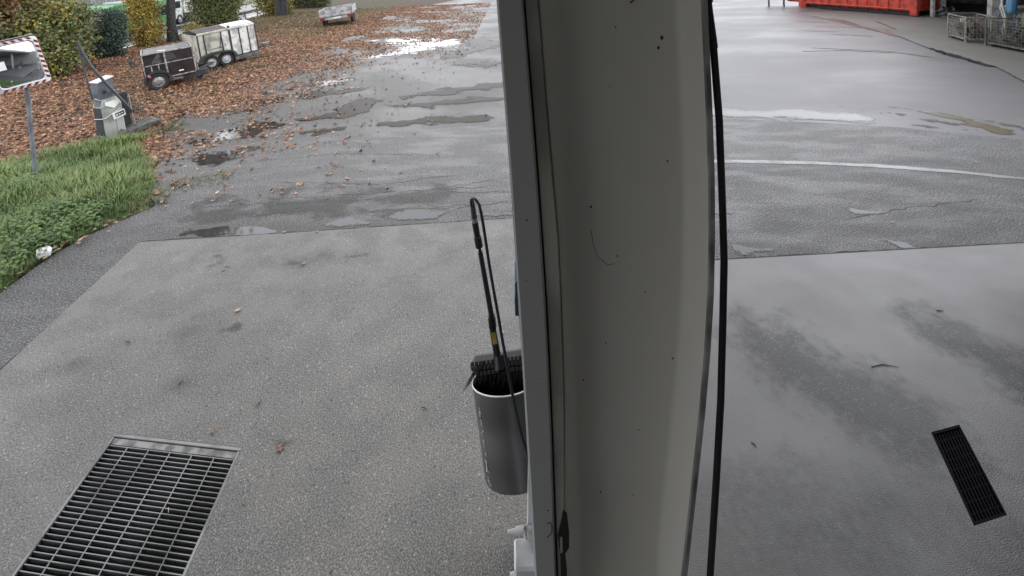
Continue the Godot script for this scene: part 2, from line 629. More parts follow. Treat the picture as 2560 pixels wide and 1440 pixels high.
func ground() -> void:
	# soil under leaves and grass, out to the horizon
	var soil_mat := ground_mat("soil", tex.soil, null, null, 0.0)
	soil_mat.roughness = 0.95
	var soil := func(x: float, z: float) -> Color:
		var k := noise_a.get_noise_2d(x, z)
		var brown := Color(0.14, 0.078, 0.042)
		var green := Color(0.075, 0.085, 0.028)
		var far := clampf((-26.0 - z) / 8.0, 0, 1) * clampf((-10.0 - x) / 3.0, 0, 1)
		return brown.lerp(green, clampf(k * 1.6 + 0.15 + far * 0.5, 0, 1))
	sheet("ground", PackedVector2Array([Vector2(-45, -75), Vector2(30, -75), Vector2(30, 6), Vector2(-45, 6)]), PackedVector2Array([Vector2(-4.2, -4.6), Vector2(9, -4.6), Vector2(9, -0.7), Vector2(-4.2, -0.7)]), -0.035, 0.75, soil, soil_mat, 1.3, fall)
	var far_mat := mat("far ground", 0.09, 0.095, 0.05, 0.95)
	var far := M.new()
	far.box(Vector3(0, -1.9, -60), Vector3(700, 0.1, 700))
	struct(obj("far_ground", far, far_mat))

	# road behind the guard rail
	var road := M.new()
	road.prism(PackedVector2Array([Vector2(-24.5, 20), Vector2(-25.0, 25), Vector2(-33.2, 80), Vector2(-44, 80), Vector2(-36, 20)]), 0.03, Transform3D(Basis(Vector3.RIGHT, -PI / 2), Vector3(0, -1.16, 0)))
	var rm := mat("road asphalt", 0.09, 0.09, 0.095, 0.45)
	struct(obj("road", road, rm))
	for k in 9:
		var z := -26.0 - k * 5.0
		var x := -26.3 + (z + 25.0) * 0.155
		obj("road_marking", M.new().box(Vector3(x, -1.125, z), Vector3(0.14, 0.006, 2.6), Basis(Vector3.UP, 0.15)), mat("road paint", 0.7, 0.7, 0.68, 0.6), get_node("road"))

	# the far yard, left half: old wet asphalt, and right half: paler concrete
	var wet_left := curve_tex(stretched(41, 1024, 0.006, 0.016), [Vector2(0, 0.42), Vector2(0.34, 0.46), Vector2(0.5, 0.54), Vector2(1, 0.62)])
	var wet_right := curve_tex(stretched(43, 1024, 0.004, 0.014), [Vector2(0, 0.38), Vector2(0.36, 0.43), Vector2(0.5, 0.48), Vector2(1, 0.55)])
	var relief := ImageTexture.create_from_image(noise(51, 0.33, 3).get_image(2048, 2048))
	var yl := ground_mat("yard asphalt", tex.stones, wet_left, relief, 0.5)
	var yard_left := func(x: float, z: float) -> Color:
		var k := noise_a.get_noise_2d(x * 0.5, z * 1.5)
		var k2 := noise_b.get_noise_2d(x * 0.4, z)
		return grey(0.16 + 0.03 * k + 0.025 * k2, 0.02)
	sheet("yard_asphalt", PackedVector2Array([Vector2(-7.4, -8.3), Vector2(2.6, -8.3), Vector2(11.5, -46), Vector2(14, -60), Vector2(-3, -60), Vector2(-7, -46), Vector2(-10.0, -37), Vector2(-9.0, -24), Vector2(-8.6, -17), Vector2(-8.6, -11.3)]), PackedVector2Array(), 0.0, 0.3, yard_left, yl, 3.6)
	var yr := ground_mat("yard concrete", tex.fine, wet_right, relief, 0.25)
	var yard_right := func(x: float, z: float) -> Color:
		var k := noise_a.get_noise_2d(x * 0.4, z * 1.2)
		var k2 := noise_b.get_noise_2d(x * 0.3, z * 0.8)
		var c := Color(0.175, 0.172, 0.18) * (1.0 + 0.16 * k + 0.1 * k2)
		# rust coloured wash in front of the red container
		var rust := blob(x, z, 18.5, -22.5, 5.5, 4.5) * clampf(0.6 + k2, 0, 1)
		c = c.lerp(Color(0.165, 0.095, 0.09), rust * 0.9)
		c.a = 1.0
		return c
	sheet("yard_concrete", PackedVector2Array([Vector2(2.6, -8.0), Vector2(9.3, -7.4), Vector2(24, -7.4), Vector2(30, -40), Vector2(30, -60), Vector2(14, -60), Vector2(11.5, -46)]), PackedVector2Array(), 0.0, 0.3, yard_right, yr, 2.6)
	# paler strip along the hall, bounded by the joint
	var strip_tint := func(x: float, z: float) -> Color:
		var k := noise_a.get_noise_2d(x * 0.6, z * 0.6)
		var k2 := noise_b.get_noise_2d(x * 0.5, z * 0.5)
		return Color(0.205 + 0.03 * k + 0.02 * k2, 0.2 + 0.03 * k + 0.02 * k2, 0.185 + 0.03 * k + 0.02 * k2)
	var sm := ground_mat("hall strip concrete", tex.fine, curve_tex(stretched(47, 256, 0.02, 0.02), [Vector2(0, 0.45), Vector2(1, 0.75)]), null, 0.0)
	sheet("hall_strip", PackedVector2Array([Vector2(17.4, -26.5), Vector2(17.05, -24.9), Vector2(15.82, -17.83), Vector2(14.65, -15.22), Vector2(14.1, -12.68), Vector2(13.16, -11.17), Vector2(11, -7.6), Vector2(30, -7.6), Vector2(30, -26.5)]), PackedVector2Array(), 0.005, 0.3, strip_tint, sm, 2.0)

	# apron of rougher asphalt in front of the wash slabs
	var wet_apron := curve_tex(stretched(61, 1024, 0.014, 0.022), [Vector2(0, 0.36), Vector2(0.36, 0.45), Vector2(0.5, 0.54), Vector2(1, 0.62)])
	var apron_mat := ground_mat("apron asphalt", tex.stones_coarse, wet_apron, ImageTexture.create_from_image(noise(53, 0.3, 3).get_image(2048, 2048)), 1.1)
	var apron_tint := func(x: float, z: float) -> Color:
		var k := noise_a.get_noise_2d(x, z * 1.6)
		var k2 := noise_b.get_noise_2d(x * 0.8, z * 1.6)
		var base := 0.215 + 0.025 * k + 0.02 * k2
		var edge := lerpf(-5.65, -5.9, clampf((x + 5.0) / 5.0, 0, 1)) if x < 1.2 else -4.86
		var from_slab := edge - z                       # metres beyond the slab
		if x < -4.0 and z > edge:
			base = 0.15 + 0.015 * k + 0.012 * k2      # darker narrow strip beside the slab
		elif from_slab < 1.5 and from_slab > -0.2:
			base *= lerpf(0.62, 1.0, clampf((from_slab + 0.35 * k2) / 1.4, 0, 1))
		if x > 1.5:
			if from_slab < 2.3:
				base *= 0.72 + 0.5 * k2 * 0.6
		return Color(base, base * 1.0, base * 1.01)
	var apron := PackedVector2Array([Vector2(-5.5, -0.6), Vector2(-5.75, -3.0), Vector2(-5.96, -4.78), Vector2(-6.03, -5.2), Vector2(-6.05, -5.5), Vector2(-5.98, -5.9), Vector2(-5.64, -6.6), Vector2(-6.2, -7.1), Vector2(-6.9, -8.2), Vector2(-7.2, -8.7), Vector2(-5.14, -9.12), Vector2(-2.7, -9.35), Vector2(-0.38, -9.6), Vector2(2.6, -9.75), Vector2(4.45, -9.41), Vector2(6.0, -9.02), Vector2(7.56, -8.56), Vector2(9.18, -7.75), Vector2(12.5, -6.4), Vector2(12.5, -4.9), Vector2(5.89, -4.83), Vector2(2.28, -4.74), Vector2(1.12, -4.72), Vector2(1.12, -5.78), Vector2(-0.12, -5.75), Vector2(-3.57, -5.6), Vector2(-4.98, -5.53), Vector2(-4.66, -3.73), Vector2(-4.25, -0.6)])
	sheet("apron_asphalt", apron, PackedVector2Array(), 0.004, 0.14, apron_tint, apron_mat, 2.6)
	struct(obj("apron_edge", skirt(apron, 0.004, -0.06), mat("asphalt edge", 0.05, 0.05, 0.05, 0.7)))

	# wash slabs
	var wet_slab := curve_tex(noise(71, 0.01, 4).get_image(1024, 1024), [Vector2(0, 0.3), Vector2(0.4, 0.4), Vector2(0.55, 0.52), Vector2(1, 0.62)])
	var fine_relief := ImageTexture.create_from_image(noise(55, 0.38, 3).get_image(2048, 2048))
	var slab_mat := ground_mat("wash slab concrete", tex.stones, wet_slab, fine_relief, 0.32)
	var marks := vec2s([-3.27, -4.08, -2.98, -3.89, -3.8, -4.36, -3.82, -4.0, -3.09, -5.12, -2.7, -5.1, -2.4, -5.2, -3.93, -5.28, -4.14, -3.78, -2.98, -3.54, -3.37, -4.34])
	var slab_tint := func(x: float, z: float) -> Color:
		var k := noise_a.get_noise_2d(x * 2.0, z * 2.0)
		var k2 := noise_b.get_noise_2d(x * 1.4, z * 1.4)
		var v := 0.265 + 0.03 * k + 0.022 * k2
		var dark := 0.0
		for p in marks:
			dark = maxf(dark, blob(x, z, p.x, p.y, 0.30, 0.16) * clampf(0.4 + k2 * 2.2, 0, 1))
		dark = maxf(dark, blob(x, z, -3.4, -3.7, 1.3, 0.7) * 0.28)
		v *= 1.0 - 0.55 * dark
		# scoured corner at the far left
		v *= 1.0 + 0.16 * blob(x, z, -4.3, -5.3, 1.2, 0.7)
		return Color(v * 1.015, v * 1.0, v * 0.97)
	var slab_a := PackedVector2Array([Vector2(-5.08, -5.63), Vector2(-3.57, -5.69), Vector2(-0.12, -5.85), Vector2(1.2, -5.9), Vector2(1.2, -5.0), Vector2(0.55, -2.6), Vector2(0.45, -0.6), Vector2(-4.35, -0.6), Vector2(-4.76, -3.73)])
	sheet("wash_slab", slab_a, PackedVector2Array(PIT), 0.026, 0.07, slab_tint, slab_mat, 1.9)
	struct(obj("wash_slab_edge", skirt(slab_a, 0.026, -0.05), mat("slab edge", 0.09, 0.09, 0.09, 0.7)))
	var wet_b := curve_tex(noise(73, 0.007, 4).get_image(1024, 1024), [Vector2(0, 0.35), Vector2(0.4, 0.38), Vector2(0.6, 0.44), Vector2(1, 0.48)])
	var slab_b_mat := ground_mat("bay slab concrete", tex.fine, wet_b, fine_relief, 0.22)
	var mask := Image.create(384, 192, false, Image.FORMAT_RGBA8)
	for j in 192:
		for i in 384:
			var x := lerpf(0.46, 9.5, i / 383.0)
			var z := lerpf(-5.05, -0.6, j / 191.0)
			var wx := x + 0.22 * noise_b.get_noise_2d(x * 1.3, z * 1.3) + 0.1 * noise_b.get_noise_2d(x * 5.0, z * 5.0)
			var wz := z + 0.22 * noise_b.get_noise_2d(x * 1.3 + 70.0, z * 1.3) + 0.1 * noise_b.get_noise_2d(x * 5.0 + 70.0, z * 5.0)
			var w := Vector2(wx, wz)
			var run := w.distance_to(Geometry2D.get_closest_point_to_segment(w, Vector2(2.2, -3.7), Vector2(2.78, -3.0)))
			var side := w.distance_to(Geometry2D.get_closest_point_to_segment(w, Vector2(3.85, -3.75), Vector2(4.1, -3.2)))
			var d := maxf(1.0 - run / 0.48, maxf(1.0 - side / 0.42, maxf(blob(wx, wz, 1.8, -2.45, 1.2, 0.4) * 0.55, blob(wx, wz, 2.9, -2.2, 1.0, 0.3) * 0.5)))
			d = clampf(d * 1.5 + noise_b.get_noise_2d(x * 9.0, z * 9.0) * 0.35 * clampf(d * 4.0, 0, 1), 0, 1)
			mask.set_pixel(i, j, Color(0.14 + 0.86 * d, 0, 0))
	slab_b_mat.detail_albedo = tex.gravel
	slab_b_mat.detail_mask = ImageTexture.create_from_image(mask)
	var bay_tint := func(x: float, z: float) -> Color:
		var k := noise_a.get_noise_2d(x * 2.0, z * 2.0)
		var k2 := noise_b.get_noise_2d(x * 1.2, z * 1.2)
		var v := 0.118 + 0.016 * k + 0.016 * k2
		v *= lerpf(0.5, 1.0, clampf((-2.1 - z + 0.4 * k) / 2.4, 0, 1))  # near-side shade under the canopy, painted into the slab colour
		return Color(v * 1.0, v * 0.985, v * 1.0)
	var slab_b := PackedVector2Array([Vector2(0.56, -2.6), Vector2(1.1, -4.8), Vector2(2.28, -4.84), Vector2(5.89, -4.93), Vector2(9.5, -5.05), Vector2(9.5, -0.6), Vector2(0.46, -0.6)])
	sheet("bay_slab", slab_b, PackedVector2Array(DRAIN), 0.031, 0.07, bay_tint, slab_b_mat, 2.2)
	struct(obj("bay_slab_edge", skirt(slab_b, 0.031, -0.05), mat("slab edge", 0.09, 0.09, 0.09, 0.7)))

	# pale wet gutter strip across the apron, right of the column
	var gut := [Vector2(1.6, -7.42), Vector2(3.5, -7.42), Vector2(4.8, -7.26), Vector2(5.96, -7.03), Vector2(6.9, -6.74), Vector2(7.65, -6.44), Vector2(9.5, -5.6), Vector2(9.5, -5.53), Vector2(7.57, -6.37), Vector2(6.84, -6.65), Vector2(5.86, -6.93), Vector2(4.74, -7.15), Vector2(3.45, -7.31), Vector2(1.6, -7.3)]
	struct(obj("gutter_strip", patch(gut, 0.0082, 0.15, 0.03, 5), mat("gutter concrete", 0.15, 0.15, 0.153, 0.27, 0.0, 0.4)))

	# cracks
	var crack_mat := mat("crack", 0.02, 0.02, 0.02, 0.9)
	var cracks := [[-3.95, -6.16, -3.24, -6.37, -1.86, -6.62, -0.18, -7.07], [-3.87, -6.65, -1.89, -6.74, -0.5, -6.8], [-5.01, -6.5, -2.46, -6.54], [-4.05, -7.23, -2.2, -7.0, -0.9, -7.3], [-2.3, -6.2, -0.18, -6.3], [-1.2, -6.7, 0.4, -6.5], [-1.9, -6.62, -1.2, -6.2, -0.6, -6.25], [-5.0, -8.1, -3.6, -8.3, -1.8, -8.1], [4.3, -5.6, 5.2, -5.75, 6.4, -5.9]]
	for k in cracks.size():
		obj("crack", ribbon(vec2s(cracks[k]), 0.0072, 0.011, 0.035, 300 + k), crack_mat, get_node("apron_asphalt"))
	# seam between slabs and apron, filled with dirt
	obj("seam", ribbon(vec2s([-5.1, -5.66, -3.57, -5.71, -0.12, -5.87, 1.2, -5.92]), 0.013, 0.05, 0.008, 320), crack_mat, get_node("apron_asphalt"))
	obj("seam", ribbon(vec2s([1.1, -4.85, 2.28, -4.87, 5.89, -4.96, 9.5, -5.08]), 0.013, 0.05, 0.008, 321), crack_mat, get_node("apron_asphalt"))
	obj("seam", ribbon(vec2s([-5.08, -5.6, -4.9, -4.7, -4.78, -3.73, -4.35, -0.7]), 0.013, 0.035, 0.008, 322), crack_mat, get_node("apron_asphalt"))
	# open joint of the hall strip, with dark wet and rusty stretches
	obj("joint", ribbon(vec2s([17.1, -24.9, 15.82, -17.83, 14.65, -15.22, 14.1, -12.68, 13.16, -11.17, 11, -7.6]), 0.012, 0.07, 0.02, 330), crack_mat, get_node("hall_strip"))
	struct(obj("joint_puddle", pool(vec2s([14.9, -15.7, 14.72, -14.9, 14.45, -13.9, 14.1, -12.68, 13.95, -12.75, 14.2, -13.9, 14.45, -14.9]), 0.017, 0.06, 0.08, 6), mat("dark water", 0.012, 0.012, 0.018, 0.12)))
	var rust_mat := mat("rust wash", 0.075, 0.018, 0.018, 0.4)
	var rusty := mat("pale rust wash", 0.13, 0.085, 0.085, 0.45)
	for k in 4:
		var s: Array = [[17.2, -23.6, 16.45, -20.22, 15.82, -17.83], [16.6, -19.4, 16.1, -18.6, 15.75, -18.2], [17.3, -23.0, 16.75, -21.2], [18.3, -22.0, 17.2, -19.6]][k]
		struct(obj("rust_streak", ribbon(vec2s(s), 0.015 + 0.003 * k, [0.3, 0.2, 0.16, 0.1][k], 0.03, 340 + k), rust_mat))
	for k in 6:
		var s: Array = [[10.49, -15.83, 11.92, -15.7, 13.31, -14.98, 13.66, -14.06], [11.2, -16.4, 12.6, -15.6, 13.3, -15.2], [14.6, -21.2, 16.0, -20.6, 17.0, -19.5], [15.0, -23.4, 16.0, -22.3], [13.8, -19.0, 15.0, -18.2], [13.3, -20.2, 14.6, -19.6]][k]
		struct(obj("rust_streak", ribbon(vec2s(s), 0.014, 0.14, 0.05, 350 + k), rusty if k > 1 else mat("dull rust wash", 0.1, 0.07, 0.075, 0.4)))
	# moss and mud on the right yard
	struct(obj("moss_stain", pool(vec2s([8.5, -9.75, 8.8, -9.55, 9.0, -9.25, 9.35, -8.75, 9.5, -8.5, 9.38, -8.1, 9.25, -7.85, 9.0, -7.95, 8.95, -8.35, 9.02, -8.75, 8.75, -9.2]), 0.0078, 0.04, 0.16, 7, 0.08), film("moss", 0.075, 0.06, 0.03, 0.3, 0.9)))
	var mud := film("mud", 0.05, 0.048, 0.045, 0.6, 0.8)
	for k in 7:
		var q: Array = [[7.35, -9.9, 7.75, -9.62, 7.9, -9.38, 7.55, -9.6], [8.3, -8.98, 8.85, -8.7, 8.7, -8.62], [8.0, -8.62, 8.5, -8.4, 9.0, -8.2, 8.4, -8.3], [9.6, -8.6, 10.0, -8.1, 10.2, -7.7, 9.8, -8.0], [9.35, -8.95, 9.75, -8.4, 9.5, -8.5], [7.9, -9.5, 8.3, -9.3, 8.2, -9.2], [8.5, -8.8, 8.95, -8.55, 8.7, -8.5]][k]
		struct(obj("mud_smear", pool(vec2s(q), 0.0079, 0.03, 0.13, 360 + k, 0.06), mud))
	puddles()

func stretched(sd: int, size: int, fx: float, fz: float) -> Image:
	var im := noise(sd, fz, 5).get_image(int(size * fx / fz) + 2, size)
	im.resize(size, size, Image.INTERPOLATE_CUBIC)
	return im

func puddles() -> void:
	var water := film("puddle water", 0.03, 0.03, 0.032, 0.05)
	var tree_reflection := film("muddy water", 0.026, 0.02, 0.015, 0.32, 0.92, 0.16)  # dark pools: reflection of trees painted into the water colour, with little gloss
	var list := [
		[[-7.0, -9.6, -6.4, -10.2, -5.8, -10.5, -5.5, -10.1, -5.55, -9.45, -6.1, -9.15, -6.75, -9.1], 0, 0.16],
		[[-4.6, -11.9, -4.0, -11.95, -3.62, -11.7, -3.75, -10.9, -4.2, -10.4, -5.1, -10.15, -5.3, -10.35, -4.6, -10.9], 1, 0.12],
		[[-4.95, -9.46, -4.4, -9.85, -3.9, -9.75, -3.8, -9.55, -4.3, -9.36, -4.8, -9.3], 1, 0.08],
		[[-3.4, -10.0, -2.5, -10.15, -1.6, -10.3, -0.9, -10.2, -0.4, -9.9, -0.8, -9.72, -1.75, -9.72, -2.8, -9.7], 1, 0.12],
		[[-3.23, -12.1, -2.2, -12.6, -1.2, -12.95, -0.3, -13.2, -0.2, -12.6, -1.2, -12.3, -2.3, -11.9, -2.96, -11.8], 1, 0.15],
		[[-7.0, -22.2, -6.2, -22.6, -4.9, -22.7, -3.4, -22.0, -2.2, -20.6, -2.7, -19.6, -3.6, -18.9, -4.6, -18.2, -6.0, -17.3, -6.3, -17.9, -5.4, -19.0, -4.9, -19.9, -5.8, -20.6], 0, 0.35],
		[[-2.6, -22.6, -0.6, -20.6, 0.0, -19.2, -1.3, -18.7, -2.0, -19.5, -2.4, -20.6], 1, 0.3],
		[[-3.2, -17.2, -2.2, -18.9, -1.3, -19.3, -1.1, -18.7, -1.7, -17.5, -2.5, -16.7], 1, 0.25],
		[[-3.5, -11.2, -2.2, -11.5, -1.0, -11.7, -0.2, -11.5, -0.9, -11.2, -2.3, -10.95], 1, 0.14],
		[[-6.4, -12.6, -5.4, -13.2, -4.4, -13.0, -5.0, -12.4, -6.0, -12.2], 1, 0.16],
		[[-2.3, -15.6, -1.0, -16.3, -0.2, -16.0, -1.0, -15.2], 1, 0.2],
		[[-6.6, -13.9, -5.8, -14.4, -5.3, -14.1, -5.7, -13.6, -6.5, -13.4], 0, 0.15],
		[[-7.3, -12.3, -6.7, -12.5, -6.4, -11.9, -6.8, -11.5, -7.2, -11.6], 0, 0.15],
		[[-6.3, -8.5, -5.6, -8.9, -5.1, -8.6, -5.4, -8.1, -6.0, -7.9], 0, 0.14],
		[[4.0, -10.25, 4.7, -10.1, 6.25, -9.75, 7.38, -9.35, 7.63, -8.75, 7.0, -8.85, 6.02, -9.15, 4.45, -9.5, 3.6, -9.7], 0, 0.1],
	]
	for k in list.size():
		struct(obj("puddle", pool(vec2s(list[k][0]), 0.0075 + 0.0001 * k, 0.05 if k < 5 else 0.1, list[k][2] * 1.6, 400 + k, 0.09 if k < 5 else 0.14), water if list[k][1] == 0 else tree_reflection))
	# shallow pools held against the slab edge and in the cracked asphalt
	var small := [[-4.95, -5.72, -4.6, -5.95, -4.1, -6.0, -4.0, -5.8, -4.3, -5.7], [-4.05, -5.95, -3.7, -5.98, -3.37, -5.85, -3.24, -5.74, -3.9, -5.72], [-2.9, -5.85, -2.5, -6.1, -2.15, -6.0, -2.1, -5.85], [-1.9, -6.05, -1.5, -6.25, -1.0, -6.1, -1.2, -5.95, -1.6, -5.92], [-0.8, -6.0, -0.3, -6.1, 0.1, -6.0, -0.3, -5.93],
		[4.42, -5.64, 4.51, -5.83, 4.75, -5.78, 4.88, -5.68, 4.83, -5.6], [2.57, -5.24, 2.4, -5.35, 2.7, -5.12, 3.0, -5.02, 2.83, -4.96, 2.5, -5.0], [4.49, -5.05, 4.42, -5.12, 4.6, -5.0, 4.66, -4.93, 4.5, -4.96], [2.7, -5.98, 2.5, -5.9, 2.75, -5.76, 3.0, -5.8]]
	# damp and dirty areas on slabs and apron
	var damp := film("damp patch", 0.07, 0.07, 0.07, 0.2, 0.5)
	var oil := film("oil stain", 0.03, 0.03, 0.029, 0.5, 0.5)
	var areas := [
		[[-1.04, -4.8, -0.61, -5.2, 0.1, -5.3, 0.3, -4.3, -0.4, -4.0, -1.0, -4.3], 0.0, 0.4, 0.5], [[-4.6, -5.4, -3.9, -5.55, -3.3, -5.45, -3.6, -5.1, -4.4, -5.0], 0.0, 0.3, 0.3],
		[[-3.25, -5.25, -2.6, -5.3, -1.9, -5.18, -2.1, -4.95, -2.8, -4.9], 1.0, 0.2, 0.16], [[-3.95, -5.42, -3.6, -5.3, -3.5, -5.05, -3.75, -5.1], 1.0, 0.15, 0.1], [[-3.0, -4.25, -2.85, -4.35, -2.75, -4.1, -2.95, -4.0], 1.0, 0.12, 0.1], [[-3.45, -4.1, -3.15, -4.15, -3.1, -3.95, -3.4, -3.95], 1.0, 0.12, 0.08],
		[[-1.95, -3.1, -1.7, -3.12, -1.68, -2.98, -1.9, -2.95], 1.0, 0.06, 0.06], [[-3.85, -4.03, -3.7, -4.04, -3.72, -3.96, -3.84, -3.97], 1.0, 0.05, 0.03],
		[[3.2, -4.7, 4.6, -4.75, 4.8, -4.2, 3.6, -4.1], 0.0, 0.4, 0.5], [[-5.2, -6.6, -3.0, -6.9, -0.8, -6.7, -1.2, -6.2, -3.4, -6.1, -5.0, -6.1], 1.0, 0.5, 0.5],
	]
	for k in areas.size():
		var ar: Array = areas[k]
		var left: bool = ar[0][0] < 0.5
		var mid := Vector2.ZERO
		var line := vec2s(ar[0])
		for p in line:
			mid += p / line.size()
		if ar[1] > 0.0 and k < areas.size() - 1:      # marks of rubber and dirt: narrow and broken
			for e in line.size():
				line[e] = mid + (line[e] - mid) * Vector2(0.8, 0.55)
		var lift := 0.0295 if left else 0.0345
		if k == areas.size() - 1:
			lift = 0.0066
		var o := pool(line, lift + 0.0001 * k, 0.02, ar[2], 470 + k, ar[3] * 0.8)
		if o.v.size() and ar[1] > 0.0:
			struct(obj("damp_patch" if ar[1] == 0.0 else "dirt_stain", o, damp if ar[1] == 0.0 else oil))
	for k in small.size():
		struct(obj("puddle", pool(vec2s(small[k]), 0.0085 + 0.0001 * k, 0.02, 0.08, 440 + k, 0.025), water))

# ---------------------------------------------------------------- the canopy over the camera and its tapered steel column
func shelter() -> void:
	var roof := M.new()
	roof.box(Vector3(2.5, 4.25, 1.5), Vector3(17, 0.22, 7.8))
	roof.box(Vector3(2.5, 4.2, -2.46), Vector3(17, 0.4, 0.12))
	struct(obj("canopy_roof", roof, mat("roof metal", 0.3, 0.3, 0.29, 0.6)))
	struct(obj("hall_wall", M.new().box(Vector3(2.0, 2.2, 5.3), Vector3(16, 4.6, 0.3)), mat("hall wall", 0.3, 0.3, 0.28, 0.8)))
	struct(obj("hall_side_wall", M.new().box(Vector3(5.3, 2.2, 0.5), Vector3(0.26, 4.4, 9.5)), mat("hall wall", 0.3, 0.3, 0.28, 0.8)))
	struct(obj("hall_floor", M.new().box(Vector3(2.0, -0.05, 2.3), Vector3(16, 0.1, 6.0)), mat("hall floor", 0.12, 0.12, 0.12, 0.6)))

	var y := [3.49, 3.432, 3.321, 3.208, 3.093, 2.976, 2.856, 2.733, 2.609, 2.481, 2.351, 2.236]
	var a := [-0.0308, -0.0286, -0.0246, -0.0205, -0.0167, -0.0137, -0.0107, -0.0079, -0.0052, -0.0028, -0.0004, 0.0018]
	var b := [0.0177, 0.0202, 0.025, 0.0299, 0.0345, 0.0384, 0.0416, 0.0434, 0.0446, 0.0445, 0.0445, 0.0444]
	var c := [0.0446, 0.0475, 0.0528, 0.0583, 0.064, 0.0703, 0.0723, 0.0728, 0.0718, 0.068, 0.0641, 0.0606]
	var d := [0.0785, 0.079, 0.08, 0.081, 0.0825, 0.0852, 0.0879, 0.0907, 0.0926, 0.0927, 0.0928, 0.0929]
	var f := [0.3559, 0.3581, 0.3623, 0.3665, 0.3695, 0.3697, 0.3667, 0.3589, 0.3479, 0.3339, 0.3193, 0.3064]
	# the column goes on up to the roof and down to the slab
	y = [4.13] + y + [1.2, 0.03]
	a = [-0.055] + a + [0.02, 0.04]
	b = [-0.01] + b + [0.05, 0.06]
	c = [0.018] + c + [0.055, 0.062]
	d = [0.072] + d + [0.095, 0.1]
	f = [0.325] + f + [0.27, 0.25]
	var col := thing("steel_column", "large grey painted steel column in the foreground, right in front of the view", "column", Vector3(0.15, 0.03, -0.85))
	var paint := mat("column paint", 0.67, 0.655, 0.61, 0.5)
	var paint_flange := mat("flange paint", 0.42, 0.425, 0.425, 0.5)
	var off := Vector3(0.15, 0.03, -0.85)
	var face := M.new()
	var flange := M.new()
	var strip := M.new()
	var edge := M.new()
	for i in y.size() - 1:
		var ring := []
		for k in [i, i + 1]:
			var yy: float = y[k]
			ring.append({
				"fl": [Vector3(a[k] + 0.012, yy, -0.965), Vector3(a[k] + 0.002, yy, -0.812), Vector3(a[k], yy, -0.806), Vector3(a[k] + 0.004, yy, -0.8), Vector3(b[k] - 0.004, yy, -0.8), Vector3(b[k], yy, -0.804), Vector3(b[k] + 0.001, yy, -0.83)],
				"st": [Vector3(b[k] + 0.003, yy, -0.83), Vector3(b[k] + 0.004, yy, -0.808), Vector3(c[k] - 0.002, yy, -0.806), Vector3(c[k], yy, -0.812), Vector3(c[k] + 0.004, yy, -0.85)],
				"fa": [Vector3(c[k] + 0.004, yy, -0.836), Vector3(d[k] - 0.012, yy, -0.85), Vector3(d[k] + 0.002, yy, -0.868), Vector3(d[k] + 0.016, yy, -0.874), Vector3(f[k] - 0.040, yy, -0.874), Vector3(f[k] - 0.028, yy, -0.868), Vector3(f[k] - 0.018, yy, -0.852), Vector3(f[k] - 0.013, yy, -0.822), Vector3(f[k] - 0.012, yy, -0.806)],
				"ed": [Vector3(f[k] - 0.012, yy, -0.806), Vector3(f[k] - 0.010, yy, -0.801), Vector3(f[k] - 0.003, yy, -0.8), Vector3(f[k], yy, -0.804), Vector3(f[k] - 0.006, yy, -0.965)],
			})
		for key in ["fl", "st", "fa", "ed"]:
			var m: M = {"fl": flange, "st": strip, "fa": face, "ed": edge}[key]
			var p: Array = ring[0][key]
			var q: Array = ring[1][key]
			for j in p.size() - 1:
				var away := Vector3((p[j].x + p[j + 1].x) / 2.0, p[j].y, -2.0) if key == "fa" else Vector3(0.17, p[j].y, -0.9)
				var smooth: bool = key == "fa"
				var n0 := (Vector3(p[j + 1].z - p[j].z, 0, p[j].x - p[j + 1].x) * -1.0).normalized()
				if key == "fa":
					var ns := []
					for e in [j, j + 1]:
						var g: Vector3 = p[mini(e + 1, p.size() - 1)] - p[maxi(e - 1, 0)]
						ns.append(Vector3(-g.z, 0, g.x).normalized())
					m.tri(p[j] - off, p[j + 1] - off, q[j + 1] - off, ns[0], ns[1], ns[1])
					m.tri(p[j] - off, q[j + 1] - off, q[j] - off, ns[0], ns[1], ns[0])
				else:
					m.flat(p[j] - off, p[j + 1] - off, q[j + 1] - off, away - off)
					m.flat(p[j] - off, q[j + 1] - off, q[j] - off, away - off)
		if true:
			var r0: Dictionary = ring[0]
			var r1: Dictionary = ring[1]
			flange.quad(r0.fl[0] - off, r0.ed[4] - off, r1.ed[4] - off, r1.fl[0] - off, Vector3.FORWARD)
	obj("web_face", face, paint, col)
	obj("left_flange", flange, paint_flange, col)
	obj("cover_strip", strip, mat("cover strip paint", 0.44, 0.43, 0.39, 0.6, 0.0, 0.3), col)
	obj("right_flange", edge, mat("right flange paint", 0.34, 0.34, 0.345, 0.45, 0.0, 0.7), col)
	# specks, chips and dead insects on the paint
	var speck := mat("speck", 0.012, 0.011, 0.01, 0.8)
	var brown := mat("rust speck", 0.05, 0.035, 0.025, 0.8)
	var spots := [[0.146, 2.999, 3.2, 0], [0.198, 2.891, 2.2, 0], [0.09, 3.205, 3.0, 0], [0.092, 3.19, 2.4, 0], [0.205, 3.37, 2.2, 0], [0.297, 3.345, 5.0, 1], [0.29, 3.325, 4.0, 1], [0.255, 2.81, 1.8, 0], [0.17, 2.70, 1.8, 1], [0.12, 2.62, 2.2, 1], [0.235, 2.5, 1.8, 1], [0.305, 3.09, 2.6, 1], [0.15, 2.36, 2.0, 0], [0.28, 2.3, 1.6, 1], [0.19, 3.25, 1.6, 1], [0.345, 3.0, 4.0, 1], [0.338, 2.86, 3.6, 1], [0.31, 2.66, 2.6, 1], [0.22, 2.35, 1.5, 0]]
